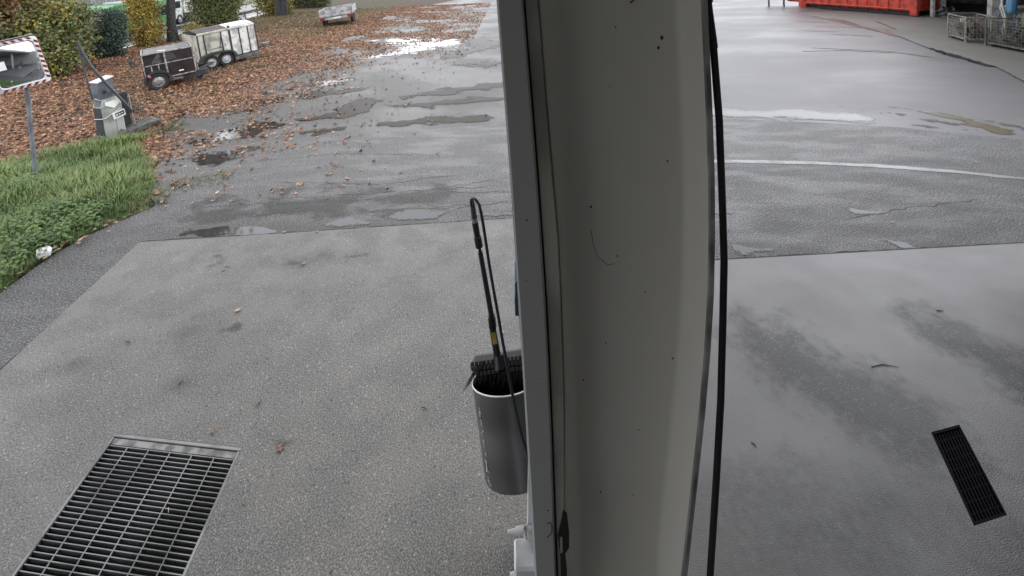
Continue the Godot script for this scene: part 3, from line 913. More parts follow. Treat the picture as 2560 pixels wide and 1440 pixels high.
	for s in spots:
		var m := M.new()
		m.lathe([Vector2(s[2] * 0.0007, 0), Vector2(s[2] * 0.0005, 0.001), Vector2(0, 0.0013)], Transform3D(Basis(Vector3.RIGHT, PI / 2) * Basis(Vector3.UP, s[0] * 90.0).scaled(Vector3(1, 1, 1.35)), Vector3(s[0], s[1], -0.8738) - off), 7)
		obj("dirt_speck", m, speck if s[3] == 0 else brown, col)
	for s in [[0.0, 3.02, 2.0], [-0.005, 2.9, 1.2], [0.02, 2.42, 1.8], [0.012, 2.7, 1.2]]:
		obj("dirt_speck", M.new().lathe([Vector2(s[2] * 0.001, 0), Vector2(0, 0.001)], Transform3D(Basis(Vector3.RIGHT, PI / 2), Vector3(s[0] + 0.012, s[1], -0.7998) - off), 7), brown, col)
	# scratches: a bent hair line on the flange, a curved one on the web, an arrow scrawl near the top
	obj("scratch", M.new().tube([Vector3(0.030, 2.392, -0.7997) - off, Vector3(0.036, 2.394, -0.7997) - off, Vector3(0.039, 2.384, -0.7997) - off, Vector3(0.037, 2.37, -0.7997) - off, Vector3(0.029, 2.362, -0.7997) - off], 0.0009, 5), brown, col)
	obj("scratch", M.new().tube([Vector3(0.145, 2.95, -0.8738) - off, Vector3(0.148, 2.92, -0.8738) - off, Vector3(0.158, 2.89, -0.8738) - off, Vector3(0.178, 2.872, -0.8738) - off, Vector3(0.192, 2.875, -0.8738) - off], 0.0006, 5), mat("faint scratch", 0.1, 0.098, 0.088, 0.7), col)
	obj("scratch", M.new().tube([Vector3(0.225, 3.452, -0.8738) - off, Vector3(0.262, 3.438, -0.8738) - off, Vector3(0.235, 3.418, -0.8738) - off], 0.0022, 5), mat("pencil scrawl", 0.07, 0.068, 0.06, 0.8), col)
	# torn rusty edge at the foot of the cover strip
	var torn := M.new()
	torn.prism(PackedVector2Array([Vector2(0.062, 2.415), Vector2(0.070, 2.408), Vector2(0.073, 2.37), Vector2(0.072, 2.335), Vector2(0.064, 2.322), Vector2(0.066, 2.29), Vector2(0.065, 2.2), Vector2(0.053, 2.2), Vector2(0.054, 2.315), Vector2(0.050, 2.36), Vector2(0.058, 2.39)]), 0.003, Transform3D(Basis(), Vector3(0, 0, -0.8045) - off))
	obj("torn_edge", torn, mat("torn edge", 0.012, 0.012, 0.013, 0.7), col)
	obj("bare_chip", M.new().prism(PackedVector2Array([Vector2(0.0545, 2.362), Vector2(0.059, 2.36), Vector2(0.0585, 2.328), Vector2(0.054, 2.325)]), 0.001, Transform3D(Basis(), Vector3(0, 0, -0.801) - off)), mat("bare filler", 0.36, 0.35, 0.3, 0.7), col)

	# black cable hanging down the right side of the column, out of a short sleeve
	var cable := thing("black_cable", "thick black cable hanging down along the right edge of the grey column", "cable", Vector3(0.37, 2.1, -0.82))
	var co := Vector3(0.37, 2.1, -0.82)
	var cp := [[0.35, 4.1], [0.352, 3.7], [0.361, 3.468], [0.365, 3.423], [0.377, 3.331], [0.387, 3.192], [0.392, 3.034], [0.395, 2.912], [0.392, 2.788], [0.387, 2.619], [0.377, 2.446], [0.363, 2.232], [0.35, 2.0], [0.33, 1.5], [0.32, 0.06]]
	var curve := Curve3D.new()
	for k in cp.size():
		var p := Vector3(cp[k][0] - 0.001, cp[k][1], -0.82) - co
		var t: Vector3 = (Vector3(cp[mini(k + 1, cp.size() - 1)][0], cp[mini(k + 1, cp.size() - 1)][1], 0) - Vector3(cp[maxi(k - 1, 0)][0], cp[maxi(k - 1, 0)][1], 0)) * 0.16
		curve.add_point(p, -t, t)
	var line := []
	for p in curve.tessellate(5, 2):
		line.append(p)
	obj("sheath", M.new().tube(line, 0.0068, 12), mat("cable rubber", 0.008, 0.008, 0.012, 0.4), cable)
	obj("sleeve", M.new().tube([Vector3(0.356, 3.7, -0.82) - co, Vector3(0.3605, 3.45, -0.82) - co, Vector3(0.366, 3.405, -0.82) - co, Vector3(0.3755, 3.332, -0.82) - co], [0.0095, 0.0095, 0.0085, 0.0085], 12), mat("sleeve plastic", 0.015, 0.015, 0.022, 0.5), cable)
	obj("sleeve_collar", M.new().tube([Vector3(0.362, 3.437, -0.82) - co, Vector3(0.364, 3.418, -0.82) - co], 0.011, 12), mat("sleeve plastic", 0.015, 0.015, 0.022, 0.5), cable)

# ---------------------------------------------------------------- wash place behind the column: post, tub, brush, cabinet, tap, gratings
func wash_corner() -> void:
	var steel := mat("galvanised", 0.3, 0.3, 0.31, 0.45, 0.6, 0.4)
	var post := thing("mounting_post", "white painted post standing behind the column beside the grey tub", "post", Vector3(0.16, 0.026, -2.36))
	var white := mat("white enamel", 0.74, 0.75, 0.78, 0.35, 0.0, 0.3)
	obj("shaft", M.new().prism(PackedVector2Array([Vector2(-0.2, 0), Vector2(0.2, 0), Vector2(0.2, 0.66), Vector2(-0.165, 0.66)]), 0.10, Transform3D(Basis(), Vector3(0, 0, -0.05))), white, post)
	obj("upper_tube", M.new().box(Vector3(0.1, 1.05, 0), Vector3(0.08, 0.9, 0.08), Basis(), 0.006), white, post)
	for yy in [0.8, 1.45]:
		obj("bracket_arm", M.new().box(Vector3(0.1, yy, -0.12), Vector3(0.05, 0.05, 0.2), Basis(), 0.004), steel, post)
	obj("base_plate", M.new().box(Vector3(0.05, 0.01, 0), Vector3(0.45, 0.02, 0.2), Basis(), 0.004), steel, post)

	# oval tub
	var tub := thing("wash_tub", "dark grey oval metal tub with bright rim and worn white lettering down its side", "tub", Vector3(-0.088, 0.34, -2.52), Vector3(0, 0, 4.0))
	var grey_metal := mat("tub metal", 0.19, 0.19, 0.186, 0.34, 0.3, 0.3)
	var rx := 0.2
	var rz := 0.105
	var sh := Transform3D(Basis().scaled(Vector3(rx, 1, rz)), Vector3.ZERO)
	obj("wall", M.new().lathe([Vector2(0.94, 0.0), Vector2(0.97, 0.012), Vector2(0.985, 0.3), Vector2(1.0, 0.64)], sh, 48), grey_metal, tub)
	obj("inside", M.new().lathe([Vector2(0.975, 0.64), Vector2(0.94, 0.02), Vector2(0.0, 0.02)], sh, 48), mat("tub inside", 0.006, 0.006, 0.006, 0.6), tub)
	var rim_pts := []
	for k in 65:
		var ang := TAU * k / 64.0
		rim_pts.append(Vector3(cos(ang) * rx, 0.642, sin(ang) * rz))
	obj("rim", M.new().tube(rim_pts, 0.0042, 8, false), mat("bright rim", 0.82, 0.82, 0.84, 0.28, 0.2), tub)
	# remains of white lettering, running down the left front of the tub
	var letters := mat("worn lettering", 0.62, 0.6, 0.54, 0.6)
	var r := RandomNumberGenerator.new()
	r.seed = 77
	var strokes := [[0.54, 0.05], [0.515, 0.03], [0.49, 0.02], [0.46, 0.035], [0.43, 0.02], [0.4, 0.02], [0.365, 0.03], [0.33, 0.03], [0.3, 0.018], [0.26, 0.02], [0.24, 0.025], [0.2, 0.05], [0.165, 0.055], [0.13, 0.02], [0.09, 0.02], [0.07, 0.022], [0.05, 0.03]]
	for k in strokes.size():
		var yy: float = strokes[k][0]
		var m := M.new()
		for j in (3 if k in [0, 1, 15, 16] else 2):
			var an := PI * 0.5 + 0.98 + r.randf_range(-0.04, 0.07) - j * 0.035
			var rr := lerpf(0.975, 1.0, yy / 0.64) + 0.012
			var p := Vector3(cos(an) * rx * rr, yy + r.randf_range(-0.006, 0.006), sin(an) * rz * rr)
			var q := p + Vector3(r.randf_range(-0.004, 0.012), -strokes[k][1] * r.randf_range(0.4, 0.8), r.randf_range(0.0, 0.004))
			m.bar(p, q, r.randf_range(0.002, 0.005), 0.0015, Vector3(-0.6, 0, 1))
		obj("letter_remnant", m, letters, tub)
	for s in [[0.02, 0.12], [0.01, 0.2], [-0.03, 0.3]]:
		obj("water_drop", M.new().lathe([Vector2(0.003, 0), Vector2(0.002, 0.002), Vector2(0, 0.003)], Transform3D(Basis(Vector3.RIGHT, PI / 2), Vector3(s[0], 0.62 - s[1], -rz * 0.92)), 6), mat("drop", 0.7, 0.7, 0.7, 0.1), tub)
	obj("hanger", M.new().bar(Vector3(0.14, 0.5, 0.03), Vector3(0.24, 0.46, 0.12), 0.04, 0.01), steel, tub)

	# wash brush standing in the tub
	var brush := thing("wash_brush", "black long handled wash brush with yellow label, standing head down over the grey tub", "brush", Vector3(-0.16, 1.05, -2.6))
	var bo := Vector3(-0.16, 1.05, -2.6)
	var black := mat("black plastic", 0.012, 0.012, 0.016, 0.42)
	var blk2 := mat("black tube", 0.018, 0.018, 0.024, 0.3)
	var pts := [Vector3(-0.172, 1.075, -2.56), Vector3(-0.195, 1.27, -2.55), Vector3(-0.2, 1.375, -2.545), Vector3(-0.25, 1.8, -2.53), Vector3(-0.262, 1.9, -2.525), Vector3(-0.272, 1.99, -2.52), Vector3(-0.283, 2.12, -2.515)]
	for k in pts.size():
		pts[k] -= bo
	obj("lower_handle", M.new().tube([pts[0], pts[1], pts[2]], [0.022, 0.021, 0.02], 14), blk2, brush)
	var grip := M.new()
	for k in 7:
		var f0 := 0.25 + k * 0.11
		grip.tube([pts[1].lerp(pts[2], f0 + 0.02), pts[1].lerp(pts[2], f0 + 0.08)], 0.0235, 14)
	obj("ribbed_collar", grip, black, brush)
	obj("upper_handle", M.new().tube([pts[2], pts[3]], [0.0165, 0.0145], 14), blk2, brush)
	obj("valve_neck", M.new().tube([pts[3], pts[3].lerp(pts[4], 0.3)], 0.009, 12), black, brush)
	obj("valve_grip", M.new().tube([pts[3].lerp(pts[4], 0.3), pts[3].lerp(pts[4], 0.95)], [0.0225, 0.0225], 14), black, brush)
	obj("valve_body", M.new().tube([pts[4], pts[5]], [0.018, 0.0195], 14), black, brush)
	obj("steel_ferrule", M.new().tube([pts[5], pts[5].lerp(pts[6], 0.2)], 0.0175, 14), mat("steel ferrule", 0.4, 0.4, 0.4, 0.4, 0.8), brush)
	obj("top_grip", M.new().tube([pts[5].lerp(pts[6], 0.2), pts[5].lerp(pts[6], 0.95), pts[6] + Vector3(0.001, 0.01, 0)], [0.0175, 0.014, 0.01], 14), mat("grey rubber", 0.06, 0.06, 0.065, 0.5), brush)
	var lab := M.new()
	lab.box(pts[0].lerp(pts[1], 0.86) + Vector3(0.003, 0, 0.0205), Vector3(0.027, 0.075, 0.004), Basis(Vector3.BACK, 0.115))
	obj("label", lab, mat("yellow label", 0.55, 0.42, 0.06, 0.5, 0.0, 0.7), brush)
	obj("label_line", M.new().box(pts[0].lerp(pts[1], 0.86) + Vector3(0.003, 0.002, 0.0228), Vector3(0.024, 0.004, 0.001), Basis(Vector3.BACK, 0.115)), mat("label print", 0.25, 0.2, 0.05, 0.6), brush)
	# head: body, waffle plate, socket, bristles
	var hb := Basis(Vector3.BACK, 0.1) * Basis(Vector3.RIGHT, -0.5)
	obj("head", M.new().box(Vector3(-0.005, 0.0, 0.03), Vector3(0.36, 0.095, 0.10), hb, 0.035), black, brush)
	var waffle := M.new()
	for k in 14:
		for j in 3:
			if k in [7, 8]:
				continue
			waffle.box(hb * Vector3(-0.16 + k * 0.0245, -0.026 + j * 0.026, 0.049) + Vector3(-0.005, 0.0, 0.036), Vector3(0.019, 0.02, 0.006), hb, 0.003)
	obj("tread_plate", waffle, mat("black rubber", 0.016, 0.016, 0.02, 0.6), brush)
	obj("head_brace", M.new().bar(hb * Vector3(-0.14, -0.03, 0.055) + Vector3(-0.005, 0.0, 0.036), hb * Vector3(-0.09, 0.035, 0.055) + Vector3(-0.005, 0.0, 0.036), 0.008, 0.006, Vector3.BACK), black, brush)
	obj("socket", M.new().tube([pts[0] + Vector3(0.002, 0.03, 0), Vector3(0.0, 0.0, 0.075)], [0.03, 0.04], 12), black, brush)
	var bristles := M.new()
	for k in 26:
		for j in 3:
			var p := hb * Vector3(-0.168 + k * 0.0135, -0.035, -0.03 + j * 0.03) + Vector3(-0.005, 0.0, 0.036)
			var out := -0.02 + (-0.06 if k < 2 else 0.0) * 0.6
			bristles.tube([p, p + Vector3(out * 0.5 + r.randf_range(-0.008, 0.008), -0.045, r.randf_range(-0.005, 0.01)), p + Vector3(out + r.randf_range(-0.012, 0.012), -0.085 - r.randf_range(0, 0.02), r.randf_range(-0.01, 0.02))], [0.0035, 0.003, 0.001], 4, false)
	var br := obj("bristles", bristles, mat("bristle", 0.01, 0.01, 0.012, 0.6), brush)
	br.set_meta("kind", "stuff")
	# hose from the top of the handle back down behind the column
	var hp := [[-0.285, 2.10], [-0.284, 2.14], [-0.272, 2.163], [-0.248, 2.155], [-0.224, 2.085], [-0.19, 1.788], [-0.158, 1.55], [-0.125, 1.307], [-0.098, 1.12], [-0.077, 0.997], [-0.05, 0.84], [-0.026, 0.734], [0.007, 0.627], [0.08, 0.5], [0.14, 0.46]]
	var hc := Curve3D.new()
	for k in hp.size():
		var t: Vector3 = (Vector3(hp[mini(k + 1, hp.size() - 1)][0], hp[mini(k + 1, hp.size() - 1)][1], 0) - Vector3(hp[maxi(k - 1, 0)][0], hp[maxi(k - 1, 0)][1], 0)) * 0.18
		var zz := lerpf(-2.5, -2.36, clampf(k / 9.0, 0, 1))
		hc.add_point(Vector3(hp[k][0], hp[k][1], zz) - bo, -t, t)
	var hl := []
	for p in hc.tessellate(5, 2):
		hl.append(p)
	obj("hose", M.new().tube(hl, 0.0088, 10), mat("hose rubber", 0.02, 0.02, 0.024, 0.35), brush)

	# blue cabinet half hidden by the column
	var cab := thing("blue_cabinet", "blue washing unit cabinet mostly hidden behind the grey column", "cabinet", Vector3(0.162, 0.5, -2.66))
	var blue := mat("blue paint", 0.01, 0.1, 0.17, 0.35, 0.0, 0.3)
	obj("body", M.new().prism(PackedVector2Array([Vector2(-0.17, 0.0), Vector2(0.3, 0.0), Vector2(0.3, 1.1), Vector2(-0.19, 1.1), Vector2(-0.212, 1.06), Vector2(-0.212, 0.88), Vector2(-0.195, 0.85)]), 0.2, Transform3D(Basis(), Vector3(0, 0, -0.1))), blue, cab)
	obj("latch", M.new().box(Vector3(-0.208, 0.9, 0.06), Vector3(0.02, 0.12, 0.05), Basis(), 0.004), mat("dark latch", 0.02, 0.03, 0.05, 0.5), cab)
	obj("edge_profile", M.new().box(Vector3(-0.16, 0.55, 0.103), Vector3(0.012, 1.0, 0.008), Basis(), 0.002), mat("bright blue", 0.02, 0.2, 0.33, 0.4), cab)

	# white tap and box at the foot
	var tap := thing("water_tap", "white plastic tap pointing left out of the white post beside the column", "tap", Vector3(-0.03, 0.28, -2.3))
	var wp := mat("white plastic", 0.84, 0.84, 0.85, 0.4, 0.0, 0.4)
	obj("spout", M.new().tube([Vector3(0.05, 0.01, 0), Vector3(-0.03, 0.002, 0), Vector3(-0.065, -0.006, 0), Vector3(-0.068, -0.006, 0)], [0.016, 0.018, 0.017, 0.012], 12), wp, tap)
	obj("nozzle", M.new().tube([Vector3(-0.066, -0.006, 0), Vector3(-0.113, -0.014, 0)], [0.0125, 0.011], 12), wp, tap)
	obj("collar", M.new().tube([Vector3(-0.022, 0.03, 0.004), Vector3(-0.012, -0.03, 0.004)], [0.008, 0.012], 10), wp, tap)
	obj("handle", M.new().bar(Vector3(-0.02, 0.035, 0.01), Vector3(-0.005, -0.045, 0.014), 0.014, 0.008), wp, tap)
	var wbox := thing("white_box", "white plastic junction box with a red black mark, below the white tap", "box", Vector3(0.02, 0.03, -2.26))
	obj("shell", M.new().box(Vector3(0.0, 0.08, 0), Vector3(0.26, 0.17, 0.14), Basis(), 0.012), wp, wbox)
	obj("cable_gland", M.new().tube([Vector3(-0.128, 0.06, 0.03), Vector3(-0.155, 0.058, 0.03)], [0.022, 0.019], 10), wp, wbox)
	obj("gland_hole", M.new().tube([Vector3(-0.12, 0.06, 0.073), Vector3(-0.12, 0.06, 0.0715)], 0.013, 8), mat("speck", 0.012, 0.011, 0.01, 0.8), wbox)
	obj("red_mark", M.new().prism(PackedVector2Array([Vector2(-0.03, 0.1), Vector2(0.03, 0.12), Vector2(0.04, 0.07), Vector2(0.0, 0.08)]), 0.002, Transform3D(Basis(), Vector3(0, 0, 0.0701))), mat("red mark", 0.3, 0.06, 0.04, 0.6), wbox)
	obj("black_mark", M.new().prism(PackedVector2Array([Vector2(-0.04, 0.12), Vector2(-0.01, 0.125), Vector2(0.02, 0.1), Vector2(-0.03, 0.105)]), 0.002, Transform3D(Basis(), Vector3(0, 0, 0.0721))), mat("speck", 0.012, 0.011, 0.01, 0.8), wbox)

	# big floor grating over its pit
	var org := Vector3(-3.19, 0.026, -3.16)
	var ex := (Vector2(-2.125, -3.02) - Vector2(-3.19, -3.16))
	var ez := (Vector2(-3.077, -2.30) - Vector2(-3.19, -3.16))
	var wx := ex.length()
	var wz := ez.length()
	var gx := Vector3(ex.x, 0, ex.y).normalized()
	var gz := Vector3(ez.x, 0, ez.y).normalized()
	var lay := Basis(gx, Vector3.UP, gz)      # the frame is a little out of square
	var gratingmat := mat("grating steel", 0.2, 0.205, 0.21, 0.5, 0.3, 0.5)
	var gr := thing("floor_grating", "large steel floor grating of thin bars set in the wash slab", "grating", org)
	var fr := M.new()
	fr.box(Vector3(wx / 2, -0.012, 0.014), Vector3(wx, 0.03, 0.024), Basis(), 0.003)
	fr.box(Vector3(wx / 2, -0.012, wz - 0.014), Vector3(wx, 0.03, 0.024), Basis(), 0.003)
	fr.box(Vector3(0.011, -0.0122, wz / 2), Vector3(0.02, 0.03, wz - 0.054), Basis(), 0.003)
	fr.box(Vector3(wx - 0.011, -0.0122, wz / 2), Vector3(0.02, 0.03, wz - 0.054), Basis(), 0.003)
	obj("frame", fr.warp(lay), gratingmat, gr)
	obj("kick_plate", M.new().box(Vector3(wx / 2, -0.014, 0.052), Vector3(wx - 0.05, 0.02, 0.046), Basis(), 0.002).warp(lay), mat("worn plate", 0.2, 0.2, 0.2, 0.5, 0.2, 0.9), gr)
	var z0 := 0.082
	var bars := 26
	for k in bars:
		obj("bearing_bar", M.new().box(Vector3(wx / 2, -0.02, z0 + (wz - 0.06 - z0) * k / (bars - 1.0)), Vector3(wx - 0.046, 0.03, 0.005)).warp(lay), gratingmat, gr)
	for k in 5:
		obj("cross_bar", M.new().box(Vector3(wx * (k + 1) / 6.0, -0.0105, (z0 + wz - 0.03) / 2), Vector3(0.007, 0.012, wz - 0.03 - z0)).warp(lay), gratingmat, gr)
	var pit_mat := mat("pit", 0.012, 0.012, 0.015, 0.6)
	var pit := M.new()
	pit.box(Vector3(wx / 2, -0.62, wz / 2), Vector3(wx + 0.2, 0.04, wz + 0.2))
	for s in [[wx / 2, -0.02, wx + 0.2, 0.04], [wx / 2, wz + 0.02, wx + 0.2, 0.04], [-0.02, wz / 2, 0.04, wz], [wx + 0.02, wz / 2, 0.04, wz]]:
		pit.box(Vector3(s[0], -0.33, s[1]), Vector3(s[2], 0.6, s[3]))
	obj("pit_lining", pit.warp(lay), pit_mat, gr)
	obj("dead_leaf", M.new().tube([Vector3(wx * 0.7, 0.0, 0.4), Vector3(wx * 0.7 + 0.02, 0.003, 0.43)], [0.004, 0.001], 4).warp(lay), mat("twig", 0.3, 0.28, 0.22, 0.8), gr)

	# narrow drain on the right
	var dorg := Vector3(2.9, 0.031, -2.94)
	var dx := Vector3(0.25, 0, -0.045).normalized()
	var dr := thing("drain_channel", "narrow dark wet drain grating set in the slab right of the column", "drain", dorg)
	dr.basis = Basis(dx, Vector3.UP, dx.cross(Vector3.UP))
	var dw := 0.254
	# the channel slants: its long sides run along this direction
	var dl := dr.basis.inverse() * Vector3(-0.24, 0, 0.525)
	var iron := mat("wet iron", 0.004, 0.004, 0.006, 0.5, 0.0, 0.0, 0.1)
	var dfr := M.new()
	dfr.bar(Vector3(0.006, -0.012, 0.006), Vector3(0.006, -0.012, 0.006) + dl * 0.98, 0.012, 0.02)
	dfr.bar(Vector3(dw - 0.006, -0.012, 0.006), Vector3(dw - 0.006, -0.012, 0.006) + dl * 0.98, 0.012, 0.02)
	dfr.bar(Vector3(0.0, -0.011, 0.008), Vector3(dw, -0.011, 0.008), 0.014, 0.02)
	dfr.bar(Vector3(0.0, -0.011, -0.008) + dl, Vector3(dw, -0.011, -0.008) + dl, 0.014, 0.02)
	obj("frame", dfr, iron, dr)
	for k in 9:
		var x := dw * (k + 1) / 10.0
		obj("bar", M.new().bar(Vector3(x, -0.018, 0.012), Vector3(x, -0.018, -0.012) + dl, 0.010, 0.02), iron, dr)
	for k in 8:
		var p: Vector3 = dl * (k + 1) / 9.0
		obj("cross_bar", M.new().bar(Vector3(0.01, -0.024, 0) + p, Vector3(dw - 0.01, -0.024, 0) + p, 0.008, 0.02), iron, dr)
	var dp := M.new()
	dp.box(Vector3(dw / 2, -0.4, 0.3), Vector3(1.2, 0.04, 1.2))
	dp.bar(Vector3(-0.02, -0.2, -0.02), Vector3(-0.02, -0.2, 0.02) + dl, 0.03, 0.36)
	dp.bar(Vector3(dw + 0.02, -0.2, -0.02), Vector3(dw + 0.02, -0.2, 0.02) + dl, 0.03, 0.36)
	dp.bar(Vector3(-0.04, -0.2, -0.03), Vector3(dw + 0.04, -0.2, -0.03), 0.03, 0.36)
	dp.bar(Vector3(-0.04, -0.2, 0.02) + dl, Vector3(dw + 0.04, -0.2, 0.02) + dl, 0.03, 0.36)
	obj("channel", dp, pit_mat, dr)

	# small litter on the slabs
	var dark_twig := mat("dark twig", 0.025, 0.022, 0.02, 0.8)
	var twigs := [[-0.82, -3.25, 0.05, 0.4], [-2.19, -3.34, 0.06, 1.9], [3.0, -3.45, 0.22, 0.05], [-3.82, -4.0, 0.07, 0.3], [-2.98, -3.55, 0.05, 2.1], [4.0, -4.0, 0.06, 0.2], [-3.53, -5.04, 0.08, 0.1], [1.6, -2.9, 0.04, 1.0]]
	var said := ["short dark twig lying right of the grating, below the brush tub", "dark stem lying to the right of the leaf beside the floor grating", "thin long dark straw lying on the rough dark patch right of the column", "dark scrap lying on the left slab, left of its middle", "dark twig lying midway between the floor grating and the far slab edge", "dark twig lying on the far part of the slab right of the column", "dark twig beside the reddish leaf at the far left slab corner", "small dark bit lying just right of the hanging cable"]
	for k in twigs.size():
		var tw: Array = twigs[k]
		var d: Vector3 = Vector3(cos(tw[3]), 0, sin(tw[3])) * tw[2] / 2.0
		var p := Vector3(tw[0], 0.036, tw[1])
		var o := obj("twig", M.new().tube([p - d, p + Vector3(d.z, 0.004, -d.x) * 0.2, p + d], [0.003, 0.004, 0.0015], 5), dark_twig)
		tag(o, said[k], "twig", "twigs on the slabs")

# ---------------------------------------------------------------- grass corner: mirror, vacuum station, grass, weeds
func round_rect(w: float, h: float, r: float, k := 6) -> PackedVector2Array:
	var out := PackedVector2Array()
	for q in 4:
		var c := Vector2([1, -1, -1, 1][q] * (w / 2 - r), [1, 1, -1, -1][q] * (h / 2 - r))
		for i in k + 1:
			var a := PI / 2 * (q + float(i) / k)
			out.append(c + Vector2(cos(a), sin(a)) * r)
	return out

func left_edge() -> void:
	var pole_metal := mat("pole metal", 0.2, 0.22, 0.24, 0.5, 0.5, 0.5)
	var mir := thing("traffic_mirror", "convex traffic mirror with red and white striped frame on a thin pole in the grass", "traffic mirror", Vector3(-8.57, 0.0, -7.59))
	var mo := Vector3(-8.57, 0.0, -7.59)
	obj("pole", M.new().tube([Vector3(0, -0.1, 0), Vector3(-0.10, 2.25, -0.12)], 0.032, 14), pole_metal, mir)
	var x := Vector3(0.44, 0.12, -0.58).normalized()
	var z := x.cross(Vector3.UP).normalized()
	var yy := z.cross(x).normalized()
	var head := Node3D.new()
	var fb := Transform3D(Basis(x, yy, z), Vector3(-8.62, 2.13, -7.55) - mo)
	head.free()
	var w := 0.66
	var h := 0.86
	var outer := round_rect(w, h, 0.06)
	var inner := round_rect(w - 0.105, h - 0.115, 0.07)
	var ring := M.new()
	var lip := M.new()
	for i in outer.size():
		var j := (i + 1) % outer.size()
		var o0 := Vector3(outer[i].x, outer[i].y, 0.03)
		var o1 := Vector3(outer[j].x, outer[j].y, 0.03)
		var i0 := Vector3(inner[i].x, inner[i].y, 0.035)
		var i1 := Vector3(inner[j].x, inner[j].y, 0.035)
		var b0 := o0 - Vector3(0, 0, 0.09)
		var b1 := o1 - Vector3(0, 0, 0.09)
		var away := fb * Vector3(0, 0, -5)
		ring.flat(fb * o0, fb * o1, fb * i1, away)
		ring.flat(fb * o0, fb * i1, fb * i0, away)
		ring.flat(fb * o0, fb * o1, fb * b1, fb.origin)
		ring.flat(fb * o0, fb * b1, fb * b0, fb.origin)
		ring.flat(fb * b0, fb * b1, fb * Vector3(0, 0, -0.10), fb * Vector3(0, 0, 5))
		var d0 := i0 * Vector3(0.955, 0.96, 1) - Vector3(0, 0, 0.03)
		var d1 := i1 * Vector3(0.955, 0.96, 1) - Vector3(0, 0, 0.03)
		lip.flat(fb * i0, fb * i1, fb * d1, away)
		lip.flat(fb * i0, fb * d1, fb * d0, away)
	obj("frame", ring, mat("frame white", 0.74, 0.73, 0.7, 0.4, 0.0, 0.5), mir)
	obj("lip", lip, mat("mirror lip", 0.5, 0.51, 0.55, 0.3), mir)
	var red := mat("frame red", 0.17, 0.012, 0.02, 0.45)
	var bw := 0.05
	for side in 4:
		var len: float = (w if side % 2 == 0 else h) - 0.11
		var count := 6 if side % 2 == 0 else 8
		for k in count:
			var t := -len / 2 + len * (k + 0.5) / count
			var sk := 0.016
			var hw := len / count * 0.25
			var e: float = (h if side % 2 == 0 else w) / 2.0
			var q := []
			for p in [[t - hw - sk, e - 0.004], [t + hw - sk, e - 0.004], [t + hw + sk, e - bw], [t - hw + sk, e - bw]]:
				var v: Vector2
				match side:
					0: v = Vector2(p[0], p[1])
					1: v = Vector2(p[1], p[0])
					2: v = Vector2(p[0], -p[1])
					3: v = Vector2(-p[1], p[0])
				q.append(fb * Vector3(v.x, v.y, 0.0366))
			var m := M.new()
			m.quad(q[0], q[1], q[2], q[3], z)
			obj("stripe", m, red, mir)
	# convex glass
	var glass := M.new()
	var gw := w - 0.13
	var gh := h - 0.14
	var at := func(i: int, j: int) -> Array:
		var px := (i / 14.0 - 0.5) * gw
		var py := (j / 14.0 - 0.5) * gh
		var rad := 1.6
		var pz := sqrt(rad * rad - px * px - py * py) - rad + 0.035
		return [fb * Vector3(px, py, pz), (fb.basis * Vector3(px, py, pz + rad - 0.035)).normalized()]
	for i in 14:
		for j in 14:
			var a: Array = at.call(i, j)
			var b: Array = at.call(i + 1, j)
			var c: Array = at.call(i + 1, j + 1)
			var d: Array = at.call(i, j + 1)
			glass.tri(a[0], b[0], c[0], a[1], b[1], c[1])
			glass.tri(a[0], c[0], d[0], a[1], c[1], d[1])
	obj("mirror_glass", glass, mat("mirror", 0.62, 0.64, 0.68, 0.06, 1.0), mir)
	obj("sticker", M.new().box(fb * Vector3(-0.19, 0.03, 0.035), Vector3(0.12, 0.15, 0.004), fb.basis), mat("sticker white", 0.7, 0.72, 0.74, 0.5), mir)
	obj("hood", M.new().box(fb * Vector3(0, h / 2 + 0.012, -0.03), Vector3(w - 0.04, 0.02, 0.13), fb.basis, 0.005), mat("hood", 0.012, 0.012, 0.025, 0.5), mir)
	obj("clamp", M.new().box(fb * Vector3(0, -0.1, -0.1), Vector3(0.12, 0.12, 0.08), fb.basis, 0.01), pole_metal, mir)

	# vacuum / air station
	var st := thing("vacuum_station", "grey vacuum station with leaning hose mast and strap on a low plinth in the leaves", "vacuum station", Vector3(-9.06, 0, -9.66), Vector3(0, 72, 3.5))
	var light := mat("station light", 0.36, 0.37, 0.35, 0.5, 0.0, 0.5)
	var dark := mat("station dark", 0.035, 0.046, 0.054, 0.45, 0.0, 0.4)
	var low := [Vector2(-0.18, -0.18), Vector2(-0.19, 0.12), Vector2(-0.15, 0.165), Vector2(0.0, 0.19), Vector2(0.15, 0.165), Vector2(0.19, 0.12), Vector2(0.19, -0.18)]
	var body := M.new()
	for i in low.size():
		var a: Vector2 = low[i]
		var b: Vector2 = low[(i + 1) % low.size()]
		for seg in [[0.1, 1.0, 0.78, 1.0], [0.78, 1.0, 0.93, 0.72]]:
			body.flat(Vector3(a.x * seg[1], seg[0], a.y * seg[1]), Vector3(b.x * seg[1], seg[0], b.y * seg[1]), Vector3(b.x * seg[3], seg[2], b.y * seg[3]), Vector3(0, 0.4, 0))
			body.flat(Vector3(a.x * seg[1], seg[0], a.y * seg[1]), Vector3(b.x * seg[3], seg[2], b.y * seg[3]), Vector3(a.x * seg[3], seg[2], a.y * seg[3]), Vector3(0, 0.4, 0))
		body.flat(Vector3(a.x, 0.93, a.y) * Vector3(0.72, 1, 0.72), Vector3(b.x, 0.93, b.y) * Vector3(0.72, 1, 0.72), Vector3(0, 0.93, 0), Vector3.ZERO)
	obj("housing", body, light, st)
	obj("side_panel", M.new().box(Vector3(-0.189, 0.44, -0.025), Vector3(0.01, 0.64, 0.26), Basis(), 0.002), dark, st)
